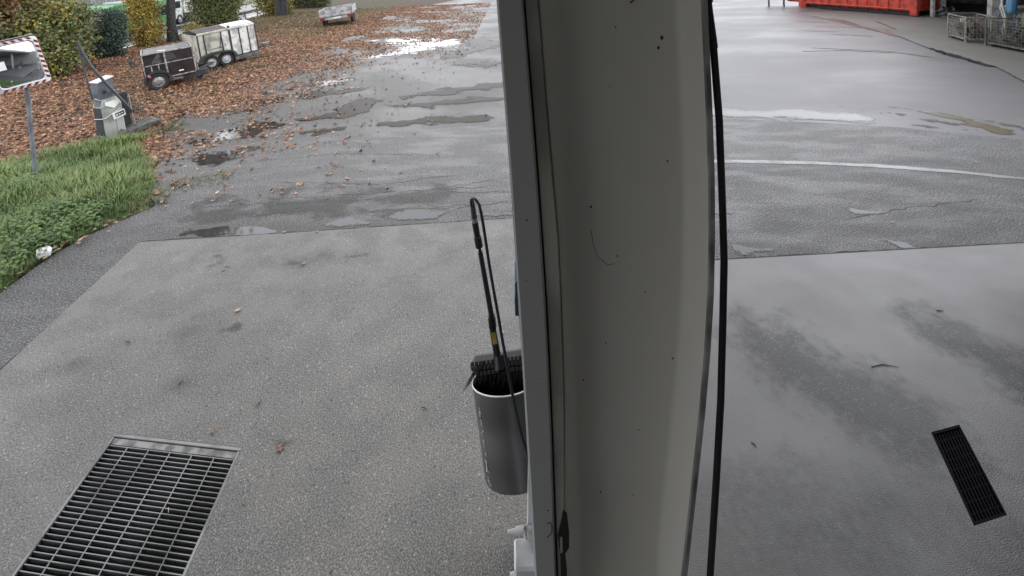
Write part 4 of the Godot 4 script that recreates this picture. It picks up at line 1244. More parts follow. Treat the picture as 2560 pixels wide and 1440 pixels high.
	obj("upper_side_panel", M.new().box(Vector3(-0.163, 0.855, -0.02), Vector3(0.01, 0.14, 0.2), Basis(Vector3.BACK, -0.34), 0.002), dark, st)
	obj("front_groove", M.new().box(Vector3(0, 0.44, 0.19), Vector3(0.008, 0.66, 0.005)), mat("groove", 0.12, 0.12, 0.12, 0.7), st)
	obj("foot_notch", M.new().prism(PackedVector2Array([Vector2(-0.02, 0.1), Vector2(0.06, 0.2), Vector2(0.1, 0.17), Vector2(0.17, 0.1)]), 0.012, Transform3D(Basis(), Vector3(0, 0, 0.185))), mat("groove", 0.12, 0.12, 0.12, 0.7), st)
	obj("chevron_cap", M.new().prism(PackedVector2Array([Vector2(-0.13, 0.93), Vector2(0.13, 0.93), Vector2(0.14, 0.86), Vector2(0.0, 0.76), Vector2(-0.14, 0.86)]), 0.01, Transform3D(Basis(Vector3.RIGHT, -0.28), Vector3(0, -0.02, 0.412))), mat("station pale", 0.6, 0.6, 0.55, 0.5), st)
	var strap := mat("strap", 0.62, 0.62, 0.6, 0.5)
	obj("strap", M.new().tube([Vector3(-0.2, 0.5, -0.16), Vector3(-0.198, 0.52, 0.1), Vector3(-0.16, 0.54, 0.17), Vector3(0.0, 0.62, 0.2), Vector3(0.12, 0.66, 0.185)], 0.007, 6), strap, st)
	obj("strap", M.new().tube([Vector3(-0.2, 0.98, -0.02), Vector3(-0.13, 0.9, 0.08), Vector3(-0.09, 0.82, 0.14), Vector3(0.0, 0.66, 0.2)], 0.006, 6), strap, st)
	obj("strap", M.new().tube([Vector3(-0.2, 0.96, -0.02), Vector3(0.0, 0.965, -0.02), Vector3(0.1, 0.95, 0.0)], 0.007, 6), strap, st)
	obj("sign_frame", M.new().box(Vector3(0.07, 0.54, 0.195), Vector3(0.24, 0.15, 0.02), Basis(Vector3.BACK, 0.12), 0.003), mat("sign white", 0.68, 0.68, 0.66, 0.5), st)
	obj("sign_face", M.new().box(Vector3(0.08, 0.55, 0.2065), Vector3(0.17, 0.085, 0.004), Basis(Vector3.BACK, 0.12)), mat("sign dark", 0.03, 0.03, 0.035, 0.4), st)
	for k in 3:
		obj("sign_mark", M.new().box(Vector3(0.025 + k * 0.05, 0.54 + k * 0.008, 0.2095), Vector3(0.035, 0.03 - k * 0.006, 0.002), Basis(Vector3.BACK, 0.4 - k * 0.5)), mat("sign white", 0.68, 0.68, 0.66, 0.5), st)
	var unit := M.new()
	unit.prism(PackedVector2Array([Vector2(-0.17, 0.9), Vector2(0.15, 0.9), Vector2(0.14, 1.36), Vector2(-0.13, 1.30)]), 0.24, Transform3D(Basis(), Vector3(0, 0, -0.2)))
	obj("motor_unit", unit, mat("unit grey", 0.13, 0.15, 0.17, 0.4, 0.0, 0.4), st)
	obj("unit_lid", M.new().box(Vector3(0.01, 1.345, -0.08), Vector3(0.33, 0.025, 0.28), Basis(Vector3.BACK, 0.2), 0.005), mat("unit lid", 0.5, 0.52, 0.54, 0.4), st)
	obj("dark_knob", M.new().tube([Vector3(-0.04, 1.08, 0.03), Vector3(-0.04, 1.08, 0.06)], 0.025, 10), mat("black plastic", 0.012, 0.012, 0.016, 0.42), st)
	obj("bracket", M.new().box(Vector3(0.17, 1.03, 0.0), Vector3(0.14, 0.05, 0.1), Basis(Vector3.BACK, -0.3), 0.004), mat("unit grey", 0.13, 0.15, 0.17, 0.4, 0.0, 0.4), st)
	obj("mast", M.new().tube([Vector3(-0.2, 0.95, -0.1), Vector3(-0.24, 1.6, -0.1), Vector3(-0.27, 2.26, -0.1)], 0.018, 8), mat("mast metal", 0.09, 0.1, 0.11, 0.4, 0.4), st)
	var hs := Curve3D.new()
	var hps := [Vector3(-0.27, 2.28, -0.1), Vector3(-0.25, 2.1, -0.08), Vector3(-0.17, 1.7, 0.0), Vector3(-0.02, 1.25, 0.14), Vector3(0.14, 0.85, 0.24), Vector3(0.25, 0.6, 0.27), Vector3(0.28, 0.5, 0.26)]
	for k in hps.size():
		var t: Vector3 = (hps[mini(k + 1, hps.size() - 1)] - hps[maxi(k - 1, 0)]) * 0.17
		hs.add_point(hps[k], -t, t)
	var hl := []
	for p in hs.tessellate(4, 3):
		hl.append(p)
	obj("suction_hose", M.new().tube(hl, 0.027, 10), mat("hose grey", 0.04, 0.045, 0.052, 0.45), st)
	var mesh_m := mat("screen mesh", 0.055, 0.058, 0.06, 0.5, 0.3)
	var scr := M.new()
	for k in 9:
		scr.bar(Vector3(0.24 + k * 0.03, 0.12, -0.05 - k * 0.01), Vector3(0.24 + k * 0.03, 0.92, -0.05 - k * 0.01), 0.012, 0.006)
	for k in 24:
		scr.bar(Vector3(0.24, 0.13 + k * 0.034, -0.048), Vector3(0.48, 0.13 + k * 0.034, -0.128), 0.012, 0.006)
	obj("wire_screen", scr, mesh_m, st)
	obj("screen_backing", M.new().prism(PackedVector2Array([Vector2(0.23, 0.12), Vector2(0.5, 0.12), Vector2(0.49, 0.92), Vector2(0.22, 0.94)]), 0.01, Transform3D(Basis(Vector3.UP, 0.3), Vector3(0, 0, -0.02))), mat("screen dark", 0.05, 0.05, 0.05, 0.7), st)
	obj("screen_post", M.new().tube([Vector3(0.5, 0.1, -0.08), Vector3(0.47, 0.86, -0.1)], 0.012, 8), mat("post grey", 0.3, 0.3, 0.3, 0.5), st)
	var tri := M.new()
	for k in 9:
		var f := k / 8.0
		tri.bar(Vector3(0.52 + 0.3 * f, 0.12, -0.1), Vector3(0.52 + 0.3 * f, 0.12 + 0.6 * (1.0 - f) + 0.02, -0.1), 0.012, 0.006)
		tri.bar(Vector3(0.52, 0.14 + 0.62 * f, -0.097), Vector3(0.52 + 0.3 * (1.0 - f), 0.14 + 0.62 * f, -0.097), 0.012, 0.006)
	obj("side_screen", tri, mesh_m, st)
	obj("plinth", M.new().box(Vector3(0.34, 0.05, -0.02), Vector3(1.1, 0.12, 0.5), Basis(), 0.015), mat("plinth", 0.11, 0.11, 0.1, 0.8, 0.0, 0.8), st)

	# crumpled paper at the grass edge
	var pap := M.new()
	var f := noise(9, 6.0, 3)
	for i in 10:
		for j in 6:
			var pt := func(a: int, b: int) -> Vector3:
				var la := PI * b / 6.0
				var lo := TAU * a / 10.0
				var d := Vector3(sin(la) * cos(lo), cos(la), sin(la) * sin(lo))
				return d * (0.075 + 0.035 * f.get_noise_3d(d.x, d.y, d.z) * 2.0) * Vector3(1.1, 0.8, 1)
			pap.flat(pt.call(i, j), pt.call(i + 1, j), pt.call(i + 1, j + 1), Vector3.ZERO)
			pap.flat(pt.call(i, j), pt.call(i + 1, j + 1), pt.call(i, j + 1), Vector3.ZERO)
	var paper := obj("crumpled_paper", pap, mat("paper", 0.72, 0.72, 0.75, 0.8))
	paper.position = Vector3(-6.14, 0.07, -5.42)
	tag(paper, "crumpled white paper lying at the edge of the grass", "litter")

	# grass and weeds
	var poly := PackedVector2Array([Vector2(-5.62, -1.5), Vector2(-5.8, -3.0), Vector2(-6.0, -4.78), Vector2(-6.08, -5.2), Vector2(-6.1, -5.5), Vector2(-6.03, -5.9), Vector2(-5.72, -6.5), Vector2(-5.85, -6.85), Vector2(-6.35, -7.4), Vector2(-7.0, -8.3), Vector2(-8.1, -9.1), Vector2(-8.2, -9.7), Vector2(-9.2, -9.5), Vector2(-10.2, -9.1), Vector2(-10.6, -8.2), Vector2(-10.2, -6.5), Vector2(-9.0, -4.5), Vector2(-8.0, -1.5)])
	var tufts := []
	for k in 3:
		tufts.append(grass_tuft(60 + k))
	var where := [[], [], []]
	var cols := [[], [], []]
	var r := RandomNumberGenerator.new()
	r.seed = 31
	for k in 26000:
		var p := Vector2(r.randf_range(-10.7, -5.6), r.randf_range(-9.8, -3.0))
		if not Geometry2D.is_point_in_polygon(p, poly):
			continue
		var n := noise_a.get_noise_2d(p.x * 1.5, p.y * 1.5)
		if p.x < -9.0 and r.randf() < clampf((-9.0 - p.x) * 0.7, 0, 0.9):
			continue
		var s := r.randf_range(0.5, 1.15) * (1.0 + 0.7 * n) * lerpf(0.55, 1.0, clampf(edge_gap(p, poly) / 0.45, 0, 1))
		var q := r.randi() % 3
		where[q].append(Transform3D(Basis(Vector3.UP, r.randf() * TAU).scaled(Vector3(s, s * r.randf_range(0.7, 1.15), s)), Vector3(p.x, -0.04, p.y)))
		var yel := clampf(0.5 + n * 0.9 + r.randf_range(-0.25, 0.25) + (p.y + 8.0) * -0.08, 0, 1)
		cols[q].append((Color(0.075, 0.135, 0.035).lerp(Color(0.155, 0.215, 0.06), yel) if r.randf() > 0.07 else Color(0.26, 0.2, 0.1)) * r.randf_range(0.75, 1.2))
	# ragged tufts along the plinth, in the leaves and in the gaps of the yard edge
	for spot in [[-8.35, -9.95, 0.35, 60], [-8.1, -10.2, 0.3, 50], [-8.7, -9.6, 0.3, 50], [-5.9, -6.95, 0.2, 30], [-6.1, -7.15, 0.25, 30], [-5.75, -6.75, 0.2, 25], [-11.6, -13.3, 0.9, 110], [-12.4, -13.2, 0.9, 90], [-10.4, -17.2, 0.8, 90], [-10.9, -18.6, 0.7, 60], [-9.6, -13.4, 0.4, 30], [-10.2, -12.2, 0.8, 60], [-9.4, -11.8, 0.5, 40], [-5.2, -7.5, 0.25, 25], [-5.6, -7.35, 0.3, 30], [-11.4, -21.5, 1.0, 80], [-13.0, -12.0, 1.0, 60], [-13.8, -15.5, 0.9, 60]]:
		for k in int(spot[3]):
			var p: Vector2 = Vector2(spot[0], spot[1]) + Vector2(r.randfn(0, 0.5), r.randfn(0, 0.5)) * spot[2]
			var s := r.randf_range(0.25, 0.6)
			var q := r.randi() % 3
			where[q].append(Transform3D(Basis(Vector3.UP, r.randf() * TAU).scaled(Vector3(s * 1.3, s, s * 1.3)), Vector3(p.x, -0.03, p.y)))
			cols[q].append(Color(0.06, 0.09, 0.03).lerp(Color(0.12, 0.13, 0.045), r.randf()))
	# thin grass of the verge behind the trailers
	for k in 9000:
		var p := Vector2(r.randf_range(-21, -9), r.randf_range(-42, -19))
		if p.x > leaf_edge(p.y) - 1.8 or noise_a.get_noise_2d(p.x, p.y) + clampf((-24.0 - p.y) * 0.09, -0.5, 0.6) < 0.0:
			continue
		var s := r.randf_range(0.35, 0.75)
		var q := r.randi() % 3
		where[q].append(Transform3D(Basis(Vector3.UP, r.randf() * TAU).scaled(Vector3(s * 2.0, s, s * 2.0)), Vector3(p.x, -0.03 + fall(p.x, p.y), p.y)))
		cols[q].append(Color(0.085, 0.1, 0.032).lerp(Color(0.14, 0.125, 0.045), r.randf()))
	var gm := mat("grass", 1, 1, 1, 0.6)
	gm.vertex_color_use_as_albedo = true
	gm.backlight_enabled = true
	gm.backlight = Color(0.3, 0.3, 0.3)
	for q in 3:
		tufts[q].surface_set_material(0, gm)
		var o := instances("grass", tufts[q], where[q], cols[q])
		tag(o, "green grass growing beside the asphalt and between the fallen leaves", "grass", "", "stuff")
	# nettles and broad leaved weeds at the front of the grass
	var weed := weed_mesh()
	weed.surface_set_material(0, gm)
	var ww := []
	var wc := []
	for k in 1000:
		var p := Vector2(r.randf_range(-9.0, -5.8), r.randf_range(-7.4, -3.6))
		if not Geometry2D.is_point_in_polygon(p, poly):
			continue
		var d := blob(p.x, p.y, -6.75, -5.9, 1.0, 1.0) + blob(p.x, p.y, -8.6, -7.3, 0.7, 0.6) * 0.7 + blob(p.x, p.y, -6.6, -4.9, 0.5, 0.6) * 0.5
		if r.randf() > d * 1.6 + 0.03:
			continue
		var s := r.randf_range(0.6, 1.15)
		ww.append(Transform3D(Basis(Vector3.UP, r.randf() * TAU).scaled(Vector3(s, s, s)), Vector3(p.x, -0.04, p.y)))
		wc.append(Color(0.045, 0.09, 0.025).lerp(Color(0.1, 0.16, 0.04), r.randf()))
	tag(instances("weeds", weed, ww, wc), "dark green broad leaved weeds at the front of the grass", "weeds", "", "stuff")

func edge_gap(p: Vector2, poly: PackedVector2Array) -> float:
	var d := 9.0
	for k in poly.size():
		d = minf(d, p.distance_to(Geometry2D.get_closest_point_to_segment(p, poly[k], poly[(k + 1) % poly.size()])))
	return d

func grass_tuft(sd: int) -> ArrayMesh:
	var m := M.new()
	var r := RandomNumberGenerator.new()
	r.seed = sd
	for k in 11:
		var a := r.randf() * TAU
		var d := Vector3(cos(a), 0, sin(a))
		var s := Vector3(-d.z, 0, d.x)
		var base := d * r.randf_range(0, 0.05)
		var h := r.randf_range(0.1, 0.26)
		var lean := r.randf_range(0.03, 0.24)
		var w := r.randf_range(0.003, 0.006)
		var p0 := base
		var p1 := base + d * lean * 0.35 + Vector3.UP * h * 0.6
		var p2 := base + d * lean + Vector3.UP * h
		m.col = Color.WHITE * r.randf_range(0.75, 1.15)
		var nn := (d * -0.3 + Vector3.UP).normalized()
		m.tri(p0 - s * w, p0 + s * w, p1 + s * w * 0.8, nn, nn, nn)
		m.tri(p0 - s * w, p1 + s * w * 0.8, p1 - s * w * 0.8, nn, nn, nn)
		m.tri(p1 - s * w * 0.8, p1 + s * w * 0.8, p2, nn, nn, nn)
	return m.mesh(null)

func weed_mesh() -> ArrayMesh:
	var m := M.new()
	var r := RandomNumberGenerator.new()
	r.seed = 5
	for k in 14:
		var a := k * 2.4
		var d := Vector3(cos(a), 0, sin(a))
		var s := Vector3(-d.z, 0, d.x)
		var y := 0.06 + k * 0.018
		var len := 0.085 - k * 0.002
		var p0 := Vector3(0, y, 0) + d * 0.015
		var mid := p0 + d * len * 0.5 + Vector3.UP * 0.018
		var tip := p0 + d * len - Vector3.UP * 0.012
		var w := len * 0.32
		m.col = Color.WHITE * r.randf_range(0.8, 1.2)
		var nn := (Vector3.UP + d * 0.25).normalized()
		m.tri(p0, mid + s * w - Vector3.UP * 0.008, mid, nn, nn, nn)
		m.tri(p0, mid, mid - s * w - Vector3.UP * 0.008, nn, nn, nn)
		m.tri(mid + s * w - Vector3.UP * 0.008, tip, mid, nn, nn, nn)
		m.tri(mid, tip, mid - s * w - Vector3.UP * 0.008, nn, nn, nn)
	m.tube([Vector3.ZERO, Vector3(0.01, 0.3, 0)], 0.003, 4, false)
	return m.mesh(null)

# ---------------------------------------------------------------- trailers
func wheel(parent: Node3D, at: Vector3, r: float, w: float, rim_mat: Material, holes := 8) -> void:
	var o := Node3D.new()
	o.name = "wheel"
	parent.add_child(o, true)
	o.position = at
	var t := Transform3D(Basis(Vector3.BACK, -PI / 2), Vector3.ZERO)
	obj("tyre", M.new().lathe([Vector2(0.6 * r, -w / 2), Vector2(0.96 * r, -w / 2), Vector2(r, -w / 2 + 0.025), Vector2(r, w / 2 - 0.025), Vector2(0.96 * r, w / 2), Vector2(0.8 * r, w / 2 + 0.006), Vector2(0.62 * r, w / 2 - 0.004), Vector2(0.6 * r, w / 2 - 0.03)], t, 26), mat("tyre", 0.012, 0.012, 0.013, 0.7), o)
	obj("rim", M.new().lathe([Vector2(0.61 * r, w / 2 - 0.02), Vector2(0.58 * r, w / 2 - 0.006), Vector2(0.52 * r, w / 2 - 0.05), Vector2(0.26 * r, w / 2 - 0.03), Vector2(0.2 * r, w / 2), Vector2(0, w / 2 + 0.004)], t, 26), rim_mat, o)
	var hm := M.new()
	for k in holes:
		var a := TAU * k / holes
		hm.lathe([Vector2(0.055 * r, 0), Vector2(0.05 * r, 0.004), Vector2(0, 0.005)], t * Transform3D(Basis(), Vector3(cos(a) * 0.4 * r, w / 2 - 0.04, sin(a) * 0.4 * r)), 7)
	if holes:
		obj("rim_holes", hm, mat("rim hole", 0.01, 0.01, 0.01, 0.8), o)

func fender(parent: Node3D, x: float, z: float, y: float, r: float, w: float, spread: float) -> void:
	var m := M.new()
	var pts := []
	for k in 15:
		var a := PI * k / 14.0
		var e := -cos(a)
		pts.append(Vector3(0, y + sin(a) * r, z + e * r + signf(e) * minf(1.0, absf(e) * 1.6) * spread))
	for k in 14:
		var p: Vector3 = pts[k]
		var q: Vector3 = pts[k + 1]
		var cc := Vector3(0, y - 0.1, z)
		var up := ((p + q) / 2.0 - cc).normalized()
		m.quad(Vector3(x, p.y, p.z), Vector3(x + w, p.y, p.z), Vector3(x + w, q.y, q.z), Vector3(x, q.y, q.z), up)
		var pi := p.lerp(cc, 0.14)
		var qi := q.lerp(cc, 0.14)
		m.quad(Vector3(x + w, p.y, p.z), Vector3(x + w, q.y, q.z), Vector3(x + w, qi.y, qi.z), Vector3(x + w, pi.y, pi.z), Vector3.RIGHT)
	obj("mudguard", m, mat("mudguard plastic", 0.03, 0.034, 0.036, 0.45, 0.0, 0.4), parent)

func trailers() -> void:
	var galv := mat("trailer galvanised", 0.27, 0.27, 0.265, 0.5, 0.3, 0.8)
	var frame_pale := mat("trailer frame pale", 0.33, 0.32, 0.3, 0.55, 0.0, 0.8)
	var chassis := mat("chassis", 0.05, 0.053, 0.056, 0.55, 0.2, 0.5)
	# --- small dark box trailer
	var d := thing("dark_trailer", "small dark brown box trailer with pale rails and one wheel, nearest of the parked trailers", "trailer", Vector3(-11.55, 0.03, -14.66), Vector3(5.0, -50, 0), "trailers parked on the leaves")
	var ply := mat("dark plywood", 0.028, 0.021, 0.023, 0.32, 0.0, 0.4)
	var L := 1.3
	var W := 1.4
	var x1 := W / 2
	var zt := L / 2        # towards the camera
	obj("side_board", M.new().box(Vector3(x1 - 0.01, 0.56, 0), Vector3(0.02, 0.46, L - 0.06)), ply, d)
	obj("upper_side_board", M.new().box(Vector3(x1 - 0.011, 0.98, 0), Vector3(0.02, 0.34, L - 0.06)), ply, d)
	obj("far_side_board", M.new().box(Vector3(-x1 + 0.01, 0.76, 0), Vector3(0.02, 0.84, L - 0.06)), ply, d)
	obj("rear_board", M.new().box(Vector3(0, 0.76, zt - 0.02), Vector3(W - 0.04, 0.82, 0.02)), ply, d)
	obj("front_board", M.new().box(Vector3(0, 0.76, -zt + 0.02), Vector3(W - 0.04, 0.82, 0.02)), ply, d)
	obj("lid", M.new().box(Vector3(0, 1.16, 0), Vector3(W - 0.08, 0.03, L - 0.08), Basis(), 0.008), mat("lid dark", 0.03, 0.03, 0.032, 0.35, 0.0, 0.5), d)
	obj("floor", M.new().box(Vector3(0, 0.34, 0), Vector3(W - 0.06, 0.03, L - 0.05)), chassis, d)
	for s in [[x1, 1.17, 0.0, 0.05, 0.04, L], [x1 + 0.002, 0.80, 0.0, 0.035, 0.035, L - 0.05], [-x1, 1.17, 0.0, 0.05, 0.04, L], [x1 + 0.002, 0.335, 0.0, 0.04, 0.04, L - 0.04]]:
		obj("rail", M.new().box(Vector3(s[0], s[1], s[2]), Vector3(s[3], s[4], s[5]), Basis(), 0.006), frame_pale, d)
	obj("end_rail", M.new().box(Vector3(0, 1.168, zt), Vector3(W - 0.05, 0.04, 0.04), Basis(), 0.006), frame_pale, d)
	obj("end_rail", M.new().box(Vector3(0, 1.168, -zt), Vector3(W - 0.05, 0.04, 0.04), Basis(), 0.006), frame_pale, d)
	for f in [[-0.5, 0.36, 1.15, 0.045], [0.07, 0.36, 1.15, 0.05], [0.5, 0.36, 1.15, 0.03]]:
		obj("post", M.new().box(Vector3(x1 + 0.005, (f[1] + f[2]) / 2, f[0] * L), Vector3(0.034, f[2] - f[1], f[3]), Basis(), 0.005), frame_pale, d)
	for z in [0.36, 0.22]:
		obj("short_post", M.new().box(Vector3(x1 + 0.004, 0.57, z * L), Vector3(0.03, 0.42, 0.03), Basis(), 0.004), frame_pale, d)
	var scuff := mat("scuffed ply", 0.075, 0.07, 0.066, 0.5, 0.0, 0.8)
	obj("scuff", M.new().prism(PackedVector2Array([Vector2(-0.95, 0.84), Vector2(-0.75, 0.84), Vector2(-0.88, 1.1), Vector2(-1.0, 1.12)]), 0.002, Transform3D(Basis(Vector3.UP, PI / 2), Vector3(x1 + 0.0005, 0, 0))), scuff, d)
	obj("scuff", M.new().prism(PackedVector2Array([Vector2(-0.45, 0.84), Vector2(-0.2, 0.84), Vector2(-0.2, 1.13), Vector2(-0.3, 1.12)]), 0.002, Transform3D(Basis(Vector3.UP, PI / 2), Vector3(x1 + 0.0005, 0, 0))), scuff, d)
	obj("scuff", M.new().prism(PackedVector2Array([Vector2(-0.1, 0.85), Vector2(0.2, 0.9), Vector2(0.14, 1.08), Vector2(0.0, 1.13), Vector2(-0.1, 1.12)]), 0.002, Transform3D(Basis(Vector3.UP, PI / 2), Vector3(x1 + 0.0005, 0, 0))), mat("faint scuff", 0.045, 0.042, 0.04, 0.4), d)
	wheel(d, Vector3(x1 + 0.06, 0.27, 0.28 * L), 0.28, 0.17, mat("silver rim", 0.5, 0.5, 0.5, 0.35, 0.6, 0.4), 8)
	wheel(d, Vector3(-x1 - 0.06, 0.27, 0.28 * L), 0.28, 0.17, mat("silver rim", 0.5, 0.5, 0.5, 0.35, 0.6, 0.4), 8)
	fender(d, x1 - 0.04, 0.28 * L, 0.27, 0.36, 0.22, 0.0)
	obj("red_reflector", M.new().box(Vector3(x1 + 0.19, 0.5, 0.43 * L), Vector3(0.02, 0.1, 0.06), Basis(Vector3.RIGHT, 0.5), 0.006), mat("reflector pale red", 0.4, 0.12, 0.12, 0.4), d)
	obj("red_reflector", M.new().box(Vector3(x1 + 0.012, 0.5, 0.14 * L), Vector3(0.02, 0.07, 0.035), Basis(), 0.004), mat("reflector red", 0.35, 0.03, 0.03, 0.3), d)
	obj("marker_lamp", M.new().box(Vector3(x1 + 0.012, 0.46, -0.2 * L), Vector3(0.025, 0.045, 0.13), Basis(), 0.008), mat("marker lamp", 0.7, 0.66, 0.5, 0.3), d)
	obj("rear_flap", M.new().box(Vector3(0.0, 0.42, zt + 0.03), Vector3(W + 0.04, 0.5, 0.02)), mat("flap", 0.05, 0.045, 0.035, 0.6, 0.0, 0.6), d)
	obj("chassis_beam", M.new().box(Vector3(0.35, 0.27, -0.2), Vector3(0.06, 0.08, L)), chassis, d)
	obj("tool_box", M.new().box(Vector3(x1 - 0.25, 0.22, -0.62), Vector3(0.3, 0.2, 0.7), Basis(), 0.01), chassis, d)
	obj("drawbar", M.new().bar(Vector3(0.45, 0.3, -zt), Vector3(0.0, 0.38, -zt - 0.55), 0.07, 0.07).bar(Vector3(-0.45, 0.3, -zt), Vector3(0.0, 0.38, -zt - 0.55), 0.07, 0.07), chassis, d)
	obj("jockey_tube", M.new().tube([Vector3(0.56, 0.12, -zt - 0.06), Vector3(0.54, 0.68, -zt - 0.04)], 0.03, 8), galv, d)
	wheel(d, Vector3(0.56, 0.1, -zt - 0.06), 0.1, 0.06, chassis, 0)
	obj("tie_bar", M.new().tube([Vector3(x1 + 0.02, 0.2, 0.3), Vector3(x1, 0.22, -0.3)], 0.016, 6), galv, d)
	obj("handle_bar", M.new().tube([Vector3(x1 - 0.05, 1.2, 0.05), Vector3(x1 - 0.05, 1.22, 0.25)], 0.02, 6), mat("handle pale", 0.6, 0.6, 0.58, 0.4), d)

	# --- white box trailer with two axles
	var t := thing("white_trailer", "white two axle box trailer with dark uprights, behind the dark trailer", "trailer", Vector3(-11.95, 0.02, -17.95), Vector3(5.0, -35, 0), "trailers parked on the leaves")
	var white := mat("white board", 0.66, 0.65, 0.6, 0.5, 0.0, 0.2)
	var dirty := mat("dirty white board", 0.46, 0.45, 0.38, 0.6, 0.0, 0.4)
	var upright := mat("dark upright", 0.02, 0.02, 0.024, 0.5)
	L = 2.1
	W = 1.5
	x1 = W / 2
	zt = L / 2
	var low := 0.3
	var top := 1.38
	var cuts := [0.5, 0.40, 0.115, -0.03, -0.2, -0.36, -0.5]
	for k in 6:
		var za: float = cuts[k] * L
		var zb: float = cuts[k + 1] * L
		obj("side_panel", M.new().box(Vector3(x1 - 0.012, (low + top) / 2, (za + zb) / 2), Vector3(0.024, top - low, absf(za - zb) - 0.03)), dirty if k < 2 else white, t)
	for k in cuts.size():
		var wd := 0.07 if k == 3 else 0.04
		obj("upright", M.new().box(Vector3(x1, (low + top) / 2 + (0.06 if k == 3 else 0.0), cuts[k] * L), Vector3(0.04, top - low + (0.2 if k == 3 else 0.0), wd)), upright, t)
	obj("panel_seam", M.new().box(Vector3(x1 + 0.004, 0.76, 0.26 * L), Vector3(0.012, 0.02, 0.28 * L)), upright, t)
	obj("stay", M.new().bar(Vector3(x1 + 0.01, 0.78, 0.16 * L), Vector3(x1 + 0.01, 1.25, 0.12 * L), 0.012, 0.02), upright, t)
	obj("far_side", M.new().box(Vector3(-x1 + 0.012, (low + top) / 2, 0), Vector3(0.024, top - low, L)), white, t)
	obj("rear_panel", M.new().box(Vector3(0, (low + top) / 2, zt - 0.012), Vector3(W - 0.05, top - low, 0.024)), dirty, t)
	obj("front_panel", M.new().box(Vector3(0, (low + top) / 2, -zt + 0.012), Vector3(W - 0.05, top - low, 0.024)), white, t)
	obj("top_rail", M.new().box(Vector3(x1 + 0.005, top + 0.035, 0.25 * L), Vector3(0.06, 0.075, L * 0.5), Basis(), 0.012), dirty, t)
	obj("top_rail", M.new().box(Vector3(x1 + 0.006, top + 0.035, -0.25 * L), Vector3(0.06, 0.075, L * 0.5 - 0.05), Basis(), 0.012), mat("clean rail", 0.66, 0.66, 0.63, 0.5, 0.0, 0.4), t)
	obj("top_rail", M.new().box(Vector3(-x1, top + 0.035, 0), Vector3(0.06, 0.075, L), Basis(), 0.012), dirty, t)
	obj("front_lid", M.new().prism(PackedVector2Array([Vector2(-x1, 0.03), Vector2(x1 - 0.03, 0.03), Vector2(x1 - 0.03, 0.05), Vector2(0, 0.16), Vector2(-x1, 0.06)]), L * 0.48, Transform3D(Basis(), Vector3(0, top + 0.02, -zt))), mat("clean rail", 0.66, 0.66, 0.63, 0.5, 0.0, 0.4), t)
	obj("tarpaulin", M.new().prism(PackedVector2Array([Vector2(-x1, 0.03), Vector2(x1 - 0.04, 0.03), Vector2(x1 - 0.1, 0.07), Vector2(0, 0.14), Vector2(-x1, 0.06)]), L * 0.5, Transform3D(Basis(), Vector3(0, top + 0.015, -0.02 * L))), mat("tarpaulin", 0.05, 0.04, 0.045, 0.55, 0.0, 0.5), t)
	obj("lid_edge", M.new().box(Vector3(x1 - 0.03, top + 0.085, -0.25 * L), Vector3(0.02, 0.012, L * 0.48)), upright, t)
	var rim := mat("white rim", 0.72, 0.72, 0.72, 0.4, 0.0, 0.4)
	for z in [0.36, 0.11]:
		wheel(t, Vector3(x1 + 0.05, 0.27, z * L), 0.27, 0.17, rim, 10)
		wheel(t, Vector3(-x1 - 0.05, 0.27, z * L), 0.27, 0.17, rim, 10)
	fender(t, x1 - 0.02, 0.235 * L, 0.28, 0.36, 0.22, 0.3)
	obj("chassis_rail", M.new().box(Vector3(x1 - 0.02, 0.25, -0.15), Vector3(0.06, 0.1, L - 0.3)), chassis, t)
	obj("locker", M.new().box(Vector3(x1 - 0.12, 0.17, -0.62), Vector3(0.3, 0.14, 1.0), Basis(), 0.01), mat("locker grey", 0.14, 0.15, 0.145, 0.5, 0.0, 0.5), t)
	obj("drawbar", M.new().bar(Vector3(0.55, 0.3, -zt + 0.2), Vector3(0.5, 0.36, -zt - 0.35), 0.07, 0.07).bar(Vector3(0.5, 0.36, -zt - 0.35), Vector3(0.3, 0.4, -zt - 0.8), 0.07, 0.07), chassis, t)
	obj("coupling", M.new().box(Vector3(0.44, 0.42, -zt - 0.45), Vector3(0.14, 0.12, 0.3), Basis(Vector3.UP, 0.3), 0.02), galv, t)
	obj("brake_lever", M.new().tube([Vector3(0.62, 0.38, -zt + 0.05), Vector3(0.66, 0.8, -zt + 0.02), Vector3(0.66, 0.86, -zt)], 0.018, 6), upright, t)
	obj("support_leg", M.new().tube([Vector3(0.7, 0.04, -zt + 0.45), Vector3(0.7, 0.42, -zt + 0.45)], 0.028, 8), galv, t)
	obj("support_foot", M.new().box(Vector3(0.7, 0.03, -zt + 0.45), Vector3(0.14, 0.04, 0.14), Basis(), 0.008), galv, t)
	for p in [[0.07, 1.2], [0.07, 0.82], [0.07, 0.42], [-0.1, 1.2], [-0.28, 1.2], [-0.42, 1.2], [0.3, 1.2], [0.22, 1.2], [0.05, 0.36], [-0.3, 0.4]]:
		obj("bolt", M.new().lathe([Vector2(0.018, 0), Vector2(0.012, 0.01), Vector2(0, 0.012)], Transform3D(Basis(Vector3.BACK, -PI / 2), Vector3(x1, p[1], p[0] * L)), 7), upright, t)

	# --- low open flat trailer at the back, seen from behind
	var f := thing("flat_trailer", "low open aluminium trailer with red tail lamps, farthest of the parked trailers", "trailer", Vector3(-11.9, 0.1, -30.2), Vector3(0, 15, 6), "trailers parked on the leaves")
	var alu := mat("aluminium board", 0.42, 0.42, 0.42, 0.4, 0.3, 0.5)
	W = 2.05
	L = 3.2
	x1 = W / 2
	zt = L / 2
	for k in 2:
		obj("rear_board", M.new().box(Vector3(0, 0.72 + k * 0.23, zt), Vector3(W - 0.06, 0.215, 0.03), Basis(), 0.008), alu, f)
